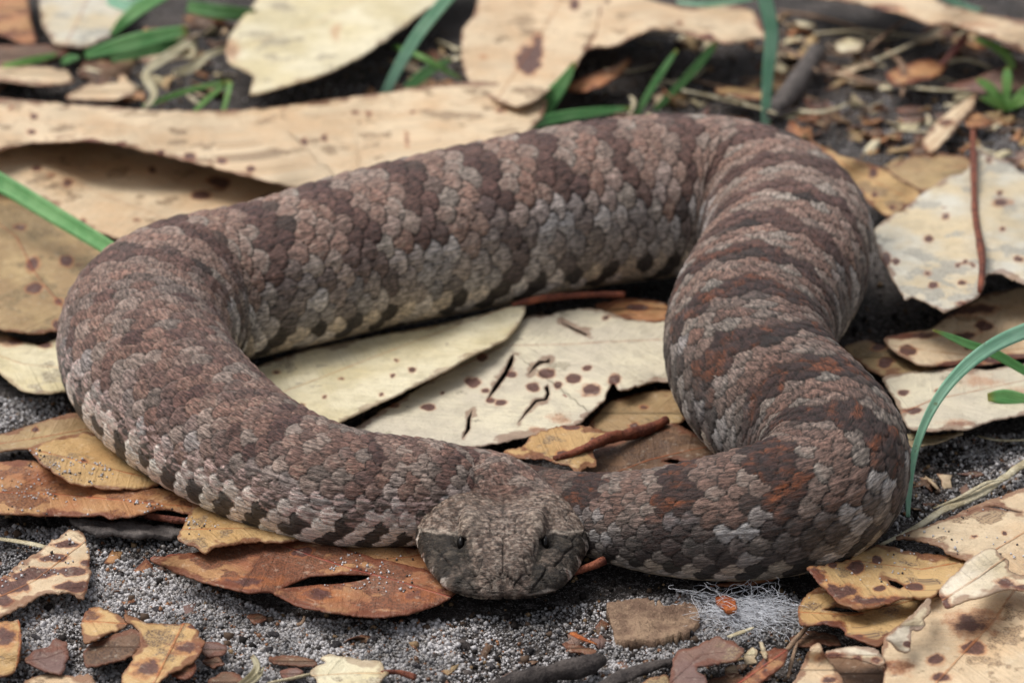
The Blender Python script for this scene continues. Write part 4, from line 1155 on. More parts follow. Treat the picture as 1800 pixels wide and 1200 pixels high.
leaf('dry_leaf', 'warm orange tan leaf corner beside the greyish leaf beyond the grass', 'orange', [(-70, -40), (42, -40), (50, 0), (55, 40), (66, 76), (40, 76), (0, 62), (-70, 45)], [(-60, -30, .5), (50, 0, .9), (60, 75, .5), (-60, 40, .6)], step=8)
leaf('dry_leaf', 'greyish tan leaf with a brown midrib lying behind the green grass', 'grey', [(62, -40), (240, -40), (232, 20), (200, 60), (150, 86), (95, 80), (72, 40)], [(65, -30, .4), (230, -30, .6), (95, 80, .6), (200, 60, .5)], mid=[(170, -40), (140, 30), (115, 80)], step=8)
leaf('dry_leaf', 'flat tan leaf strip lying beyond the long tan leaf', 'tan', [(-70, 112), (60, 116), (120, 123), (132, 145), (80, 152), (0, 142), (-70, 142)], [(-60, 115, .4), (120, 125, .5), (80, 150, .7), (-60, 140, .6)], step=8)
leaf('dry_leaf', 'small tan leaf piece between grass and long tan leaf', 'tan', [(108, 174), (150, 150), (200, 145), (234, 144), (240, 166), (200, 176)], [(108, 174, .4), (200, 145, .3), (235, 165, .6)], step=8)
leaf('dry_leaf', 'brown olive leaf strip under the grass tips', 'brown', [(-70, 84), (60, 78), (125, 84), (112, 100), (40, 114), (-70, 118)], [(-60, 90, .4), (120, 85, .5), (40, 112, .6)], step=8)
leaf('dry_leaf', 'orange tan leaf with a pink stalk among the far litter', 'orange',
     [(1556, 128), (1600, 112), (1640, 104), (1668, 112), (1650, 134), (1610, 145), (1570, 150)], [(1556, 128, .4), (1640, 105, .6), (1610, 145, .7)], mid=[(1556, 140), (1665, 112)], step=7,
     stalk=([(1655, 114, .6), (1675, 92, .9), (1696, 66, 1.2)], [8, 13, 14], WM['pink']))
leaf('leaf_fragment', 'slim tan leaf strip with a dark tip on bare far soil', 'tan', [(1616, 256), (1647, 211), (1689, 180), (1717, 163), (1713, 189), (1677, 228), (1641, 270)], [(1616, 256, .3), (1717, 165, .4), (1641, 270, .5)], mid=[(1628, 262), (1715, 170)], spots=[(1665, 215, 14, 5, .8), (1622, 260, 10, 8, .6)], cat='leaf fragment', step=6)
leaf('leaf_fragment', 'small orange brown leaf scrap beside the slim tan strip', 'orange', [(1692, 212), (1715, 196), (1748, 212), (1735, 224), (1705, 226)], 0.3, cat='leaf fragment', step=7)
leaf('leaf_fragment', 'broad pinkish leaf scrap beside the seedling', 'purple', [(1655, 150), (1710, 140), (1760, 118), (1830, 110), (1830, 150), (1760, 165), (1700, 160)], [(1655, 150, .4), (1760, 120, .6), (1820, 140, .5)], cat='leaf fragment', step=7)
leaf('leaf_fragment', 'pale yellow leaf scrap among fallen straws', 'cream', [(1462, 78), (1490, 66), (1520, 74), (1512, 90), (1475, 92)], [(1462, 78, .4), (1520, 75, .6)], cat='leaf fragment', step=7)
leaf('leaf_fragment', 'tan leaf scrap at the foot of the tall far grass blade', 'gold', [(1255, 155), (1300, 152), (1345, 160), (1340, 176), (1290, 172), (1262, 168)], 0.4, cat='leaf fragment', step=7)
#@@REST@@
# ------------------------------------------------------------------ grass
def grass_material(name, a, b, tip):
    m = NT(name)
    g_ = m.at('guv', 'Vector')
    sep = m.n('SeparateXYZ'); m.put(sep.inputs[0], g_)
    lines = m.noise(m.vmath('MULTIPLY', g_, (1.2, 46.0, 1.0)), 1.0, 3, 0.6)
    big = m.noise(g_, 1.2, 3)
    c = m.mix(m.ramp(big, 0.35, 0.65), a, b)
    c = m.mix(m.math('MULTIPLY', m.ramp(lines, 0.45, 0.68), 0.45), c, b * 1.35)
    c = m.mix(m.ramp(sep.outputs[2], 0.90, 1.0), c, tip)
    c = m.mix(m.math('MULTIPLY', m.ramp(m.noise(g_, 5.0, 3), 0.66, 0.72), 0.6), c, tip * 0.8)
    m.bump(lines, 0.5, 0.0003)
    m.put(m.b.inputs['Transmission Weight'], 0.0)
    
    tr = m.n('BsdfTranslucent'); m.put(tr.inputs['Color'], c)
    mx = m.n('MixShader'); mx.inputs[0].default_value = 0.40
    m.out(c, 0.42, 0.4)
    m.t.links.new(m.b.outputs[0], mx.inputs[1]); m.t.links.new(tr.outputs[0], mx.inputs[2])
    m.t.links.new(mx.outputs[0], m.t.nodes['Material Output'].inputs['Surface'])
    return m.m


GM = {
    'blue': grass_material('grass_bluegreen', lin(146, 200, 170), lin(176, 218, 192), lin(150, 150, 92)),
    'green': grass_material('grass_green', lin(112, 174, 106), lin(146, 196, 132), lin(160, 160, 80)),
    'dark': grass_material('grass_dark', lin(84, 132, 76), lin(110, 156, 96), lin(122, 110, 62)),
    'lime': grass_material('grass_lime', lin(104, 158, 78), lin(146, 188, 110), lin(168, 170, 90)),
    'dry': grass_material('grass_dry', lin(190, 180, 146), lin(214, 206, 178), lin(160, 140, 110)),
}


def blade(label, pts, wpx, mat, Y=None, name='grass_blade', cat='grass', group=None, fold=0.25, thick=0.025):
    """blade through (px,py,z) points, or through (px,py) points standing at distance Y"""
    if Y is None:
        q = np.array([at(p[0], p[1], p[2]) for p in pts])
    else:
        Ys = np.linspace(Y[0], Y[1], len(pts)) if isinstance(Y, tuple) else [Y] * len(pts)
        q = np.array([at_y(p[0], p[1], yy) for p, yy in zip(pts, Ys)])
    w = np.array([k / ppc(c) / 2 for k, c in zip(wpx, q)])
    n = 8 * (len(q) - 1) + 1
    c = spline(np.c_[q, w], n)
    c[:, 3] = np.maximum(c[:, 3], 0.01)
    t = np.gradient(c[:, :3], axis=0); t /= np.linalg.norm(t, axis=1)[:, None] + 1e-9
    view = np.array([0.12, 0.92, -0.40])
    a = np.cross(t, view); a /= np.linalg.norm(a, axis=1)[:, None] + 1e-9
    b = np.cross(a, t)
    cols = np.array([-1, -0.55, 0, 0.55, 1.0])
    off = fold * (np.abs(cols))
    V = c[:, None, :3] + a[:, None] * (c[:, 3:4] * cols)[..., None] - b[:, None] * (c[:, 3:4] * off)[..., None]
    nb = V + b[:, None] * thick
    allv = np.concatenate([V.reshape(-1, 3), nb.reshape(-1, 3)])
    i = np.arange(n * 5).reshape(n, 5)
    f1 = np.stack([i[:-1, :-1], i[:-1, 1:], i[1:, 1:], i[1:, :-1]], -1).reshape(-1, 4)
    f2 = f1[:, ::-1] + n * 5
    k = n * 5
    e = []
    for j in (0, 4):
        s = np.stack([i[:-1, j], i[1:, j], i[1:, j] + k, i[:-1, j] + k], -1)
        e.append(s if j == 0 else s[:, ::-1])
    for r in (0, n - 1):
        s = np.stack([i[r, :-1], i[r, 1:], i[r, 1:] + k, i[r, :-1] + k], -1)
        e.append(s[:, ::-1] if r == 0 else s)
    F_ = np.concatenate([f1, f2] + e)
    me = mesh(allv, F_)
    L = np.r_[0, np.cumsum(np.linalg.norm(np.diff(c[:, :3], axis=0), axis=1))]
    sd_ = random.random() * 30
    uv = np.stack([np.broadcast_to(L[:, None] + sd_, (n, 5)), c[:, 3:4] * cols + sd_, np.broadcast_to((L / L[-1])[:, None], (n, 5))], -1).reshape(-1, 3)
    attr(me, 'guv', np.concatenate([uv, uv]), 'FLOAT_VECTOR')
    o = link(name, me, GM[mat])
    return tag(o, label, cat, group)


def gy_of(px, py, z=0.0):
    return float(at(px, py, z)[1])


blade('tall arching green grass blade rising from sand beside the dark body', [(1596, 908), (1598, 860), (1608, 795), (1640, 715), (1690, 650), (1750, 605), (1812, 578), (1880, 555)], [7, 11, 13, 17, 22, 26, 28, 28], 'blue', Y=(gy_of(1597, 908), gy_of(1597, 908) + 2.5))
blade('short green grass blade with a withered tip crossing the tall arching blade', [(1880, 695), (1840, 672), (1790, 645), (1745, 620), (1700, 604), (1662, 588), (1640, 580)], [14, 15, 16, 17, 15, 9, 3], 'green', Y=gy_of(1760, 730))
blade('blunt broad grass blade end reaching over the long pale leaf', [(1900, 742), (1850, 726), (1800, 706), (1762, 697), (1736, 698)], [27, 27, 27, 26, 14], 'green', Y=gy_of(1780, 760))
blade('single broad green blade slanting down to the bend of the snake', [(-60, 288, 1.9), (20, 332, 1.7), (100, 380, 1.5), (150, 410, 1.4), (215, 450, 1.3)], [36, 33, 31, 29, 27], 'green')
blade('wide bluish green blade crossing between big cream leaf and tan leaf', [(672, 175), (700, 120), (735, 62), (785, 0), (830, -50)], [16, 19, 22, 22, 24], 'blue', Y=gy_of(690, 165))
blade('thin green blade bent across the wide bluish blade', [(690, 82, .8), (740, 100, .9), (780, 122, .6), (812, 140, .3)], [9, 10, 10, 5], 'lime')
blade('dark green blade behind the wide bluish blade', [(716, 158, .2), (750, 128, .5), (795, 104, .9)], [18, 20, 8], 'dark')
blade('bright green upright blade with a brown edge at the back of the snake', [(918, 228), (945, 200), (975, 165), (995, 138), (1010, 110)], [40, 40, 30, 20, 6], 'green', Y=gy_of(960, 222))
blade('bright green blade lying flat along the back of the snake', [(915, 226, .6), (980, 207, .6), (1050, 197, .6), (1110, 190, .6)], [22, 20, 16, 6], 'green')
blade('slim green blade standing in front of the dark hollow', [(1118, 205), (1140, 165), (1165, 125), (1190, 88)], [10, 12, 12, 6], 'green', Y=gy_of(1130, 198))
blade('slim shaded blade leaning beside the hollow under the arched leaf', [(1150, 195), (1195, 150), (1230, 112), (1260, 75)], [10, 14, 15, 10], 'dark', Y=gy_of(1165, 188))
blade('tall bluish blade standing upright behind the widest bend of the snake', [(1346, 225), (1347, 180), (1352, 110), (1356, 55), (1345, 0), (1335, -50)], [15, 17, 22, 24, 26, 26], 'blue', Y=gy_of(1346, 210))
blade('short curved lime blade arching beside the seedling', [(1780, 122), (1774, 105), (1752, 84), (1714, 70)], [12, 15, 15, 5], 'lime', Y=gy_of(1780, 170))
blade('green blade sprouting at the edge of the far tan leaf', [(1640, -40), (1670, 0), (1700, 14), (1730, 18)], [18, 16, 12, 4], 'blue', Y=gy_of(1700, 40))
for k, (lab, pts, w, mt) in enumerate([
    ('broad blade of green tuft lying across the far litter', [(150, 98, .6), (230, 76, .9), (330, 54, 1.1)], [14, 30, 18], 'green'),
    ('lower blade of green tuft resting on brown litter', [(195, 106, .5), (270, 88, .7), (345, 74, .6)], [10, 20, 12], 'dark'),
    ('upper blade of green tuft bending over the greyish leaf', [(196, 62, .7), (225, 32, 1.3), (290, -10, 1.6)], [10, 22, 24], 'green'),
    ('pale blade of green tuft above the others', [(190, 0, 1.2), (240, 10, 1.3), (300, -20, 1.5)], [16, 24, 20], 'blue'),
    ('olive blade half withered beside the big cream leaf', [(330, 12, .9), (390, 22, 1.0), (450, 26, .8)], [20, 26, 18], 'dark'),
    ('yellowing blade tip on the brown olive leaf strip', [(5, 116, .6), (50, 108, .8), (100, 96, .7)], [6, 13, 6], 'lime'),
    ('short green shoot between tan strip and tuft', [(108, 112, .4), (122, 104, .6), (140, 100, .5)], [10, 14, 6], 'green'),
    ('thin fresh stem slanting behind the long tan leaf', [(252, 188, .5), (330, 160, .7), (398, 144, .9)], [8, 9, 7], 'lime'),
    ('thin stem fork leaning behind the long tan leaf', [(342, 196, .4), (372, 168, .6), (404, 142, .9)], [7, 9, 7], 'lime'),
    ('thin pale upright stem below the big cream leaf', [(392, 198, .3), (400, 168, .7), (406, 144, 1.0)], [8, 9, 8], 'lime'),
    ('thin green blade on the top of arched tan leaf', [(1190, 4, 1.2), (1240, 8, 1.3), (1330, -4, 1.4)], [5, 9, 7], 'blue')]):
    blade(lab, pts, w, mt)
blade('withered whitish blade curling down over the long tan leaf', [(256, 190, .75), (272, 165, .9), (258, 138, 1.0), (285, 108, 1.0), (340, 72, .8)], [8, 14, 16, 20, 14], 'dry', fold=0.5)
blade('crumpled dry blade beside the withered whitish one', [(305, 128, .5), (335, 122, .7), (365, 100, .8), (410, 86, .6)], [10, 16, 13, 10], 'dry', fold=0.5)
for i, (ang, ln, ht_) in enumerate([(2.6, 1.0, .9), (0.4, 1.2, .8), (1.5, 1.0, 1.2), (3.6, .9, .5), (5.6, .9, .5)]):
    b_ = at(1768, 200, 0)
    q = [(b_[0] + math.cos(ang) * ln * t, b_[1] + math.sin(ang) * ln * t * .7, 0.1 + ht_ * (1.6 * t - .7 * t * t)) for t in (0, .35, .7, 1)]
    if i == 0:
        seedling = bpy.data.objects.new('seedling', None); COL.objects.link(seedling)
        tag(seedling, 'small fresh green seedling growing in the far litter', 'seedling')
        seedling.location = Vector(b_ * U)
    pp_ = [(900 + FP * p[0] / (p[1] * cP - (p[2] - CAM_H) * sP), 600 - FP * (p[1] * sP + (p[2] - CAM_H) * cP) / (p[1] * cP - (p[2] - CAM_H) * sP), p[2]) for p in q]
    o = blade(None, pp_, [6, 16, 15, 4], 'lime', name='leaf', cat=None)
    o.parent = seedling; o.matrix_parent_inverse = Matrix.Translation(-seedling.location)

# ------------------------------------------------------------------ sticks, bark, straws
def stick(name, label, pts, wpx, mat, cat='twig', group=None, rough=0.12, flat=1.0, sides=10):
    me = tube_mesh(pts, wpx, len(bpy.data.objects), sides, rough, 8, flat)
    o = link(name, me, WM[mat])
    return tag(o, label, cat, group)


stick('twig', 'thick dark charred twig lying on sand before the cream lobed fragment', [(850, 1222, .1), (900, 1198, .12), (980, 1180, .14), (1052, 1162, .12), (1060, 1158, .1)], [30, 32, 34, 30, 18], 'darkbark', rough=0.35)
stick('bark_chip', 'crumbling dark bark piece beside the purple brown fragment', [(1030, 1222, .05), (1090, 1192, .1), (1140, 1172, .1), (1182, 1160, .05)], [26, 34, 30, 16], 'darkbark', cat='bark', rough=0.5, flat=0.5)
stick('twig', 'stout grey broken twig on the far soil', [(1352, 205, .1), (1378, 176, .35), (1405, 140, .4), (1436, 92, .45)], [28, 36, 38, 34], 'greybark')
stick('straw', 'frayed pale straw lying from the dark body up to the sand', [(1545, 958, .1), (1600, 932, .14), (1660, 896, .16), (1705, 876, .2), (1750, 850, .2), (1800, 815, .2), (1870, 770, .2)], [8, 12, 18, 22, 16, 18, 14], 'straw', cat='straw', flat=0.4, rough=0.5)
stick('straw', 'thin split fibre peeling off beside the frayed straw', [(1640, 893, .12), (1690, 872, .3), (1735, 848, .35), (1770, 842, .25)], [5, 8, 8, 3], 'straw', cat='straw', flat=0.5, rough=0.4)
stick('straw', 'fine pale fibre in the shade under the long pale leaf', [(1718, 766, .1), (1745, 772, .12), (1775, 774, .12), (1830, 770, .1)], [4, 6, 6, 5], 'straw', cat='straw', flat=0.6)
stick('straw', 'flat straw beside the purple striped leaf', [(-30, 943, .1), (30, 951, .15), (75, 960, .15), (95, 966, .1)], [10, 12, 12, 8], 'straw', cat='straw', flat=0.4)
stick('twig', 'thin brown twig against the hollow leaf with ivory lip', [(1375, 1152, .15), (1395, 1128, .2), (1418, 1102, .25)], [9, 10, 8], 'wood')
stick('twig', 'thin forked splinter beside the red brown strip', [(1385, 1190, .1), (1392, 1160, .15), (1402, 1128, .2)], [6, 7, 4], 'wood')
stick('straw', 'short pale wood splinter beside the white fibres', [(1280, 1119, .15), (1305, 1110, .18), (1325, 1102, .2)], [8, 10, 5], 'straw', cat='straw', flat=0.5)
stick('straw', 'pale stalk lying beside the cream lobed fragment', [(470, 1200, .1), (510, 1192, .12), (545, 1184, .15)], [5, 6, 5], 'straw', cat='straw')
blade('curled dry leaf shred on the sand', [(420, 1205, .1), (440, 1190, .25), (452, 1170, .4), (443, 1152, .5)], [12, 14, 12, 8], 'dry', name='leaf_shred', cat='leaf fragment', fold=0.6)
blade('narrow dry shred crossing the curled one', [(425, 1208, .2), (445, 1195, .3), (463, 1172, .15)], [8, 11, 3], 'dry', name='leaf_shred', cat='leaf fragment', fold=0.6)
stick('twig', 'thin brown splinter on sand below the split reddish leaf', [(522, 1098, .08), (532, 1092, .12), (535, 1082, .2)], [10, 7, 4], 'wood', flat=0.5)
stick('leaf_shred', 'short curled brown shred on the sand before the head', [(1005, 1112, .1), (1025, 1122, .18), (1050, 1132, .1)], [12, 10, 4], 'rustchip', cat='leaf fragment', flat=0.4)
for k, (a_, b_, c_) in enumerate([((1370, 20), (1440, 30), (1540, 62)), ((1430, 60), (1520, 55), (1630, 68)), ((1535, 108), (1600, 80), (1665, 40)), ((1365, 80), (1405, 100), (1440, 128)), ((1280, 170), (1320, 185), (1365, 200)),
                                  ((1400, 195), (1440, 198), (1490, 182)), ((1455, 130), (1500, 138), (1560, 150)), ((1580, 150), (1640, 158), (1705, 160)), ((1660, 112), (1700, 105), (1745, 122)), ((1560, 90), (1590, 125), (1585, 170)),
                                  ((1200, 160), (1260, 172), (1330, 190)), ((1108, 170), (1112, 190), (1104, 206)), ((1510, 100), (1545, 70), (1600, 30))]):
    zz_ = [0.15 + 0.5 * random.random() for _ in range(3)]
    ww = random.uniform(7, 13)
    stick('straw', 'dry straw fallen across the litter beyond the widest bend of the snake', [(a_[0], a_[1], zz_[0]), (b_[0], b_[1], zz_[1]), (c_[0], c_[1], zz_[2])], [ww * .8, ww, ww * .5], 'straw' if k % 3 else 'wood', cat='straw', group='straws in the far litter', flat=0.6)
for k in range(30):
    x0_, y0_ = random.uniform(1060, 1790), random.uniform(40, 235)
    an, ln = random.uniform(-0.6, 0.6), random.uniform(40, 130)
    x1_, y1_ = x0_ + ln * math.cos(an), y0_ + ln * math.sin(an) * 0.6
    c_ = at((x0_ + x1_) / 2, (y0_ + y1_) / 2, 0)
    if not clear_of_snake(c_[0], c_[1], 1.2): continue
    stick('straw', 'thin straw fibre lying in the crumbs of the far soil', [(x0_, y0_, .15), ((x0_ + x1_) / 2, (y0_ + y1_) / 2 + random.uniform(-8, 8), .35), (x1_, y1_, .12)], [4, random.uniform(4, 8), 2.5], random.choice(['straw', 'wood', 'straw', 'darkbark']), cat='straw', group='thin fibres in the far crumbs', flat=0.6, sides=6)
leaf('wood_chip', 'flat rough piece of rotten wood embedded in the sand by the white fibres', 'brown', [(1070, 1060), (1110, 1054), (1160, 1056), (1218, 1062), (1232, 1085), (1215, 1110), (1160, 1120), (1108, 1128), (1078, 1118)],
     [(1070, 1060, .10), (1150, 1060, .16), (1220, 1070, .06), (1150, 1100, .08), (1090, 1120, -.02)], cat='wood', thick=0.25, jag=8, wave=0.14, step=5)
for nm in ('wood_chip', 'bark_strip'):
    q = bpy.data.objects[nm].data
    co = np.zeros(len(q.vertices) * 3, np.float32); q.vertices.foreach_get('co', co); co = co.reshape(-1, 3)
    co[:, 2] += 0.0022 * (fbm(co[:, 0] / U * 2.2, co[:, 1] / U * 7, 44, 4) - .5); q.vertices.foreach_set('co', co.ravel()); q.update()
q = bpy.data.objects['wood_chip'].data; q.materials.clear(); q.materials.append(WM['wood'])
leaf('bark_chip', 'small orange bark chip at the edge of the white fibres', 'rust', [(1257, 1048), (1275, 1045), (1293, 1052), (1295, 1070), (1280, 1072), (1262, 1060)], [(1260, 1050, .25), (1290, 1065, .35)], cat='bark', thick=0.08, step=4)
q = bpy.data.objects['bark_chip.001'].data; q.materials.clear(); q.materials.append(WM['rustchip'])

for lab, kd, ol, z_ in [
    ('dark brown bark flake on the sand beside the curled shred', 'brown', [(470, 1155), (510, 1149), (555, 1160), (560, 1170), (520, 1168), (480, 1164)], .12),
    ('square dark leaf scrap on the sand before the pale stalk', 'purple', [(490, 1178), (520, 1172), (535, 1180), (520, 1192), (498, 1190)], .1),
    ('black flat leaf scrap beneath the curled shreds', 'brown', [(365, 1195), (395, 1178), (425, 1186), (440, 1215), (370, 1215)], .1),
    ('dark leaf scrap beside the grey leaf scrap', 'brown', [(352, 1158), (385, 1152), (398, 1166), (370, 1176)], .08),
    ('pale crumbly leaf scrap at the end of the purple brown fragment', 'cream', [(1308, 1150), (1322, 1136), (1332, 1142), (1326, 1156), (1334, 1164), (1310, 1166)], .3),
    ('small tan scrap under the purple brown fragment', 'tan', [(1270, 1178), (1290, 1168), (1300, 1180), (1284, 1190)], .12),
    ('curved pale shaving standing by the red brown strip', 'cream', [(1332, 1128), (1340, 1126), (1350, 1148), (1346, 1156), (1338, 1146)], .35),
    ('dark brown scrap between red brown strip and purple brown fragment', 'brown', [(1245, 1192), (1290, 1182), (1310, 1190), (1280, 1215), (1245, 1215)], .12),
    ('brown scrap half covered by the yellow tan leaf', 'brown', [(1385, 1120), (1430, 1108), (1470, 1118), (1480, 1134), (1440, 1132), (1400, 1136)], .08),
    ('weathered tan scrap beside the crumbling dark bark', 'olive', [(1100, 1212), (1140, 1192), (1172, 1186), (1176, 1205), (1150, 1222)], .15),
    ('small dark scrap on the sand beneath the split reddish leaf', 'brown', [(430, 1082), (455, 1076), (470, 1086), (450, 1096)], .06),
    ('brown bark scrap on sand before the rotten wood', 'brown', [(985, 1128), (1020, 1132), (1050, 1142), (1040, 1150), (1000, 1142)], .08)]:
    leaf('leaf_fragment', lab, kd, ol, [(ol[0][0], ol[0][1], z_ * .4), (ol[2][0], ol[2][1], z_ * 1.5), (ol[-1][0], ol[-1][1], z_)], jag=3, cat='leaf fragment', step=4)
# white fibres
rngf = np.random.default_rng(5)
fv, ff, nv = [], [], 0
for k in range(330):
    cx_ = rngf.normal(0, 1); 
    c0 = at(np.clip(1310 + cx_ * 40, 1228, 1405), np.clip(1082 + rngf.normal(0, 12) + cx_ * 4, 1055, 1122), 0)
    c0[2] = 0.02 + abs(rngf.normal(0, .13))
    d = rngf.random() * 6.28; el = rngf.normal(0, .3)
    p = c0.copy(); pts = [p.copy()]
    for s in range(9):
        d += rngf.normal(0, .55); el = el * .7 + rngf.normal(0, .3)
        p = p + 0.085 * np.array([math.cos(d) * 1.2, math.sin(d), math.sin(el) * .7])
        p[2] = max(p[2], -0.02)
        pts.append(p.copy())
    pts = np.array(pts); r = 0.0045
    v = np.concatenate([pts + np.array([0, 0, r]), pts + np.array([r * .87, 0, -r / 2]), pts + np.array([-r * .87, 0, -r / 2])])
    n = len(pts); i = np.arange(n - 1)
    for a_, b_ in ((0, 1), (1, 2), (2, 0)):
        ff.append(np.stack([i + a_ * n, i + 1 + a_ * n, i + 1 + b_ * n, i + b_ * n], -1) + nv)
    fv.append(v); nv += len(v)
m = NT('fibre'); fib_m = m.out(lin(226, 228, 234), 0.5, 0.3)
tag(link('fibre_tuft', mesh(np.concatenate(fv), np.concatenate(ff)), fib_m), 'tangle of fine white fibres lying on the soil before the dark body', 'fibres')

# ------------------------------------------------------------------ loose bits: leaf crumbs, bark bits, pebbles
def crumb_mesh(seed, size, thick, ragged=0.42):
    r = np.random.default_rng(seed)
    n = 8
    a = np.arange(n) / n * 6.283 + r.normal(0, .26, n)
    el = r.uniform(0.22, 0.75)
    rad = size * (1 + ragged * r.normal(0, 1, n).clip(-1.2, 1.2))
    x, y_ = rad * np.cos(a), rad * np.sin(a) * el
    z_ = 0.35 * (x * x) / size * r.uniform(-1, 1) + 0.12 * r.normal(0, 1, n) * size
    top = np.stack([x, y_, z_], 1)
    cen = np.array([[0, 0, z_.mean() + 0.1 * size * r.normal()]])
    v = np.concatenate([top, cen, top - [0, 0, thick], cen - [0, 0, thick]])
    i = np.arange(n); j = (i + 1) % n
    f = np.concatenate([np.stack([i, j, np.full(n, n)], 1), np.stack([j, i, np.full(n, n)], 1) + n + 1, np.stack([j, i, i + n + 1], 1), np.stack([j, i + n + 1, j + n + 1], 1)])
    me = mesh(v, f)
    nvv = len(v)
    attr(me, 'luv', v * 1.0 + r.uniform(0, 20, 3), 'FLOAT_VECTOR'); attr(me, 'edge', np.r_[np.full(n, .02), .3, np.full(n, .02), .3]); attr(me, 'spot', np.zeros(nvv))
    return me


def stone_mesh(seed, size, angular=0.5):
    r = np.random.default_rng(seed)
    v, f = uv_sphere(np.zeros(3), (size, size * r.uniform(.45, .9), size * r.uniform(.35, .65)), 12, 9)
    d = v / (np.linalg.norm(v, axis=1)[:, None] + 1e-9)
    k = np.ones(len(v))
    for _ in range(9):
        q = r.normal(0, 1, 3); q /= np.linalg.norm(q)
        k = np.minimum(k, r.uniform(.55, .95) / np.maximum(d @ q, .3))
    v = v * (1 - angular * 2 + angular * 2 * k[:, None])
    return mesh(v, f)


def place(protos, mats, spots, name, label, cat, group, sc=(0.7, 1.4), tilt=0.25, smooth=False, zoff=0.0):
    """copies of a few shapes, each its own object"""
    ms = []
    for p in protos:
        for mt in mats:
            c = p.copy(); c.materials.clear(); c.materials.append(mt)
            if smooth: c.polygons.foreach_set('use_smooth', np.ones(len(c.polygons), bool))
            ms.append(c)
    base = bpy.data.objects.new(name, ms[0])
    first = True
    for x, y_, z_ in spots:
        o = base if first else base.copy()
        first = False
        o.data = random.choice(ms)
        COL.objects.link(o)
        k = random.uniform(*sc)
        o.scale = (k, k, k)
        o.location = (x * U, y_ * U, (z_ + zoff) * U)
        o.rotation_euler = (random.gauss(0, tilt), random.gauss(0, tilt), random.uniform(0, 6.28))
        tag(o, label, cat, group)


leaf_polys = []
for o in list(COL.objects):
    if o.name.startswith(('dry_leaf', 'leaf_blade', 'leaf_fragment', 'wood_chip', 'bark_strip')) and o.type == 'MESH':
        leaf_polys.append(o)
bpy.context.view_layer.update()
dg = bpy.context.evaluated_depsgraph_get()


def top_at(x, y_):
    """height of whatever lies uppermost at (x,y), and whether it is the ground"""
    hit, loc, nrm, _, ob, _ = scn.ray_cast(dg, Vector((x * U, y_ * U, 0.2)), Vector((0, 0, -1)))
    return (loc.z / U, ob.name if ob else '', nrm) if hit else (-0.16, 'ground', Vector((0, 0, 1)))


def scatter(region, n, seed, on=('ground',), reject=None):
    """spots on the ground inside a patch given by its corners in the photograph"""
    rr = np.random.default_rng(seed)
    reg = np.array(region, float)
    out, tries = [], 0
    W_ = at(reg[:, 0], reg[:, 1], 0)[:, :2]
    lo, hi = W_.min(0), W_.max(0)
    while len(out) < n and tries < n * 30:
        tries += 1
        x, y_ = lo + rr.random(2) * (hi - lo)
        if not inside(W_, np.array(x), np.array(y_)): continue
        if not clear_of_snake(x, y_, 0.05): continue
        z_, nm, _ = top_at(x, y_)
        if on is not None and not nm.startswith(on): continue
        out.append((x, y_, z_))
    return out


crumbs = [crumb_mesh(100 + k, 0.38, 0.025) for k in range(8)]
FAR_R = [(1060, 90), (1400, 20), (1840, 60), (1840, 300), (1560, 300), (1400, 230), (1080, 200)]
FAR_L = [(-40, 60), (420, 20), (440, 150), (700, 90), (830, 60), (830, 150), (500, 190), (-40, 190)]
NEAR_L = [(-40, 930), (140, 920), (420, 1060), (760, 1110), (760, 1240), (-40, 1240)]
NEAR_R = [(760, 1090), (1420, 1060), (1420, 1240), (760, 1240)]
SIDE_R = [(1600, 770), (1860, 740), (1860, 860), (1600, 930)]
SIDE_L = [(-40, 690), (110, 690), (140, 740), (-40, 780)]
far_spots = scatter(FAR_R, 140, 1)
for k, (cn, mk) in enumerate((('tan', 'tan'), ('olive brown', 'olive'), ('orange', 'orange'), ('golden', 'gold'), ('cream', 'cream'))):
    place(crumbs, [LM[mk]], far_spots[k::5], 'leaf_crumb', 'small %s leaf crumb scattered on the far dark soil' % cn, 'leaf fragment', '%s leaf crumbs on the far soil' % cn, (0.4, 1.7), 0.35, zoff=0.10)
place(crumbs, [LM['brown'], LM['purple']], scatter(FAR_R, 42, 2), 'leaf_crumb', 'small dark brown leaf crumb scattered on the far dark soil', 'leaf fragment', 'dark leaf crumbs on the far soil', (0.6, 1.8), 0.3, zoff=0.10)
far_spots = scatter(FAR_L, 55, 3)
for k, (cn, mk) in enumerate((('tan', 'tan'), ('olive', 'olive'), ('dark brown', 'brown'), ('cream', 'cream'), ('orange', 'orange'))):
    place(crumbs, [LM[mk]], far_spots[k::5], 'leaf_crumb', '%s leaf crumb lying around the green tuft beyond the long tan leaf' % cn, 'leaf fragment', '%s leaf crumbs round the green tuft' % cn, (0.5, 2.2), 0.35, zoff=0.10)
place(crumbs, [LM['brown'], LM['purple'], LM['orange']], scatter(NEAR_L, 20, 4), 'leaf_crumb', 'small brown crumb of leaf on the pale sand before the split reddish leaf', 'leaf fragment', 'brown crumbs on the sand', (0.35, 0.95), 0.2, zoff=0.06)
place(crumbs, [LM['brown'], LM['purple'], LM['olive']], scatter(NEAR_R, 28, 5), 'leaf_crumb', 'small brown crumb of leaf on the soil round the white fibres', 'leaf fragment', 'brown crumbs round the fibres', (0.3, 0.9), 0.25, zoff=0.06)
place(crumbs, [LM['brown'], LM['purple'], LM['tan']], scatter(SIDE_R, 14, 6), 'leaf_crumb', 'small leaf crumb on the sand round the frayed straw', 'leaf fragment', 'crumbs round the straw', (0.3, 0.9), 0.25, zoff=0.06)
stones = [stone_mesh(300 + k, 0.16) for k in range(5)]
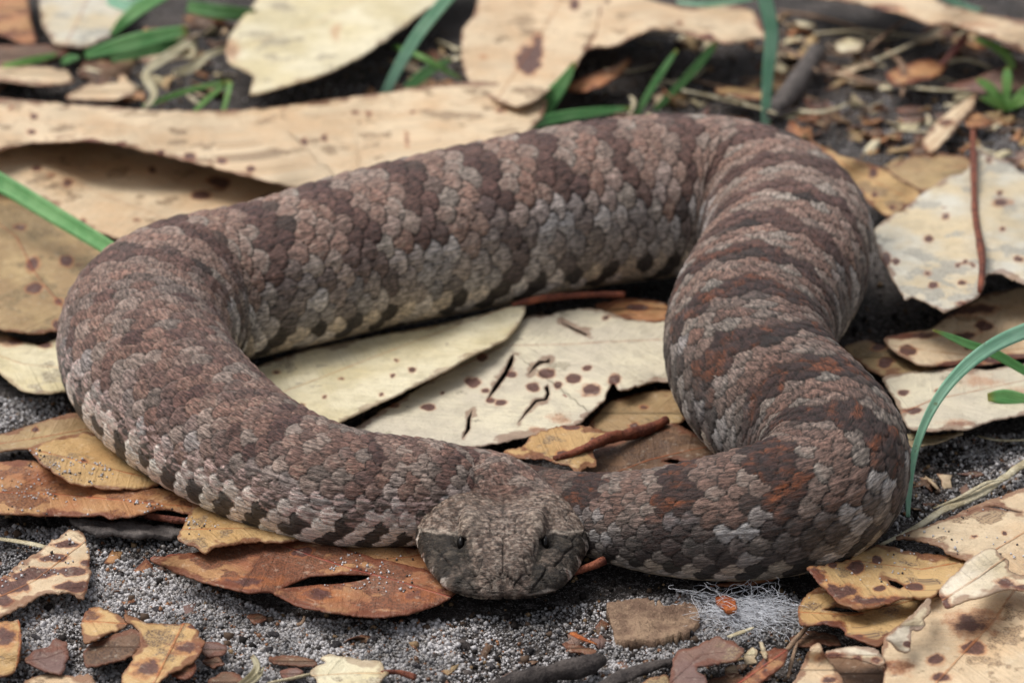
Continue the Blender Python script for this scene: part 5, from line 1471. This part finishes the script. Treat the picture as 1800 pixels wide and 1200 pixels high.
place(stones, [WM['char']], scatter(NEAR_L, 46, 7), 'charcoal_bit', 'small black charcoal bit lying on the pale sand', 'charcoal', 'charcoal bits on the near sand', (0.45, 1.15), 0.5, zoff=0.03)
place(stones, [WM['char'], WM['darkbark']], scatter(NEAR_R, 46, 8), 'charcoal_bit', 'small black charcoal bit lying near the white fibres', 'charcoal', 'charcoal bits near the fibres', (0.4, 1.2), 0.5, zoff=0.03)
place(stones, [WM['char'], WM['darkbark']], scatter(SIDE_R + SIDE_R[:0], 26, 9), 'charcoal_bit', 'small dark bit on the sand round the frayed straw', 'charcoal', 'dark bits round the straw', (0.4, 1.1), 0.5, zoff=0.03)
place(stones, [WM['rustchip']], scatter(NEAR_L, 12, 10) + scatter(NEAR_R, 12, 11), 'rust_fleck', 'tiny orange bark fleck on the sand', 'bark', 'orange flecks on the sand', (0.16, 0.34), 0.6, zoff=0.03)

# ------------------------------------------------------------------ sand and fine debris (uncountable)
def bits(name, label, pts, rad, cols, mat, seed):
    r = np.random.default_rng(seed)
    n = len(pts)
    base = np.array([[1, 0, 0], [-1, 0, 0], [0, 1, 0], [0, -1, 0], [0, 0, 1], [0, 0, -1]], float)
    fc = np.array([[0, 2, 4], [2, 1, 4], [1, 3, 4], [3, 0, 4], [2, 0, 5], [1, 2, 5], [3, 1, 5], [0, 3, 5]])
    q = r.normal(0, 1, (n, 4)); q /= np.linalg.norm(q, axis=1)[:, None]
    w, x, y_, z_ = q.T
    Rm = np.stack([1 - 2 * (y_ * y_ + z_ * z_), 2 * (x * y_ - w * z_), 2 * (x * z_ + w * y_), 2 * (x * y_ + w * z_), 1 - 2 * (x * x + z_ * z_), 2 * (y_ * z_ - w * x), 2 * (x * z_ - w * y_), 2 * (y_ * z_ + w * x), 1 - 2 * (x * x + y_ * y_)], 1).reshape(n, 3, 3)
    sc_ = rad[:, None, None] * r.uniform(0.75, 1.3, (n, 6, 1)) * np.where(np.abs(base)[None] > 0, 1, 1)
    v = np.einsum('nij,nkj->nki', Rm, base[None] * sc_) + pts[:, None, :]
    f = fc[None] + (np.arange(n) * 6)[:, None, None]
    me = mesh(v.reshape(-1, 3), f.reshape(-1, 3))
    attr(me, 'grain', np.repeat(np.c_[cols, np.ones(n)], 6, 0), 'FLOAT_COLOR')
    o = link(name, me, mat, smooth=True)
    return tag(o, label, kind='stuff')


m = NT('quartz_grain')
m.put(m.b.inputs['Subsurface Weight'], 0.0)
grain_m = m.out(m.at('grain', 'Color'), 0.32, 0.5)
SAND = [([(-60, 920), (150, 915), (330, 945), (260, 985), (440, 1050), (560, 1085), (760, 1085), (830, 1075), (1000, 1050), (1240, 1030), (1410, 1035), (1410, 1100), (1180, 1145), (1000, 1230), (-60, 1230)], 125000, 1.0),
        ([(1590, 770), (1860, 745), (1860, 870), (1570, 950)], 9000, 0.8),
        ([(-60, 690), (110, 690), (150, 735), (-60, 780)], 3000, 0.7),
        ([(1180, 1100), (1420, 1090), (1560, 1230), (1100, 1230)], 4000, .5),
        ([(1300, 180), (1840, 140), (1840, 300), (1560, 290), (1420, 240)], 9000, .5),
        ([(-60, 120), (900, 90), (1300, 120), (1300, 220), (-60, 200)], 5000, .5)]
pts, rad = [], []
rr = np.random.default_rng(77)
for reg, n, dens in SAND:
    reg = np.array(reg, float)
    W_ = at(reg[:, 0], reg[:, 1], 0)[:, :2]
    lo, hi = W_.min(0), W_.max(0)
    area = 0.5 * abs(np.dot(W_[:, 0], np.roll(W_[:, 1], 1)) - np.dot(W_[:, 1], np.roll(W_[:, 0], 1)))
    k = int(n * (hi - lo).prod() / area)
    x = lo[0] + rr.random(k) * (hi - lo)[0]; y_ = lo[1] + rr.random(k) * (hi - lo)[1]
    ok = inside(W_, x, y_)
    dn = fbm(x * 0.55, y_ * 0.55, 91, 3)
    ok &= rr.random(k) < sstep(0.42, 0.57, dn) * dens + 0.16
    x, y_ = x[ok], y_[ok]
    rd = rr.lognormal(math.log(0.026), 0.36, len(x)).clip(0.012, 0.07)
    pts.append(np.stack([x, y_, gnd(x, y_) + rd * rr.uniform(0.1, 1.5, len(x))], 1)); rad.append(rd)
pts, rad = np.concatenate(pts), np.concatenate(rad)
t_ = rr.random(len(pts))
cl = np.where(t_[:, None] < .66, lin(190, 188, 190), np.where(t_[:, None] < .88, lin(150, 145, 142), np.where(t_[:, None] < .96, lin(74, 68, 66), lin(150, 104, 70))))
cl = cl * rr.uniform(0.6, 1.15, (len(pts), 1)) * (0.55 + 0.5 * sstep(.35, .6, fbm(pts[:, 0] * .9, pts[:, 1] * .9, 95, 3)))[:, None] * np.array([1.02, 1.0, .98])
bits('sand', 'pale quartz sand grains on the dark soil', pts, rad, np.clip(cl, 0, .85), grain_m, 3)
# dark humus specks over all bare soil
reg = at(np.array([-100, 1900, 2000, -200]), np.array([1240, 1240, -20, -20]), 0)[:, :2]
k = 24000
x = rr.uniform(-22, 22, k); y_ = 42 + rr.random(k) ** 1.4 * 45
rd = rr.lognormal(math.log(0.034), 0.50, k).clip(0.012, 0.12)
cl = np.where(rr.random(k)[:, None] < .55, lin(40, 35, 33), np.where(rr.random(k)[:, None] < .6, lin(88, 72, 60), lin(140, 116, 88))) * rr.uniform(.6, 1.2, (k, 1))
m = NT('humus'); hum = m.out(m.at('grain', 'Color'), 0.85, 0.2)
bits('humus', 'fine dark plant debris mixed into the soil', np.stack([x, y_, gnd(x, y_) + rd * .6], 1), rd, cl, hum, 9)
# a dusting of grains caught on the leaves
gp = []
for reg, n in (([(-40, 820), (330, 870), (420, 960), (800, 1010), (780, 1080), (400, 1030), (200, 905), (-40, 900)], 500), ([(0, 930), (160, 930), (160, 1080), (0, 1090)], 120), ([(1420, 870), (1860, 840), (1860, 1100), (1420, 1100)], 220)):
    for p in scatter(reg, n, n, on=('dry_leaf', 'leaf_blade', 'leaf_fragment')):
        gp.append(p)
gp = np.array(gp); gp = gp[fbm(gp[:, 0] * .9, gp[:, 1] * .9, 15, 2) > .52]
rd = rr.lognormal(math.log(0.022), 0.3, len(gp)).clip(.01, .045)
gp[:, 2] += rd * .6
bits('sand_dusting', 'loose quartz grains caught on the dry leaves', gp, rd, np.clip(np.where(rr.random(len(gp))[:, None] < .75, lin(205, 203, 205), lin(70, 62, 58)) * rr.uniform(.75, 1.1, (len(gp), 1)), 0, .85), grain_m, 12)
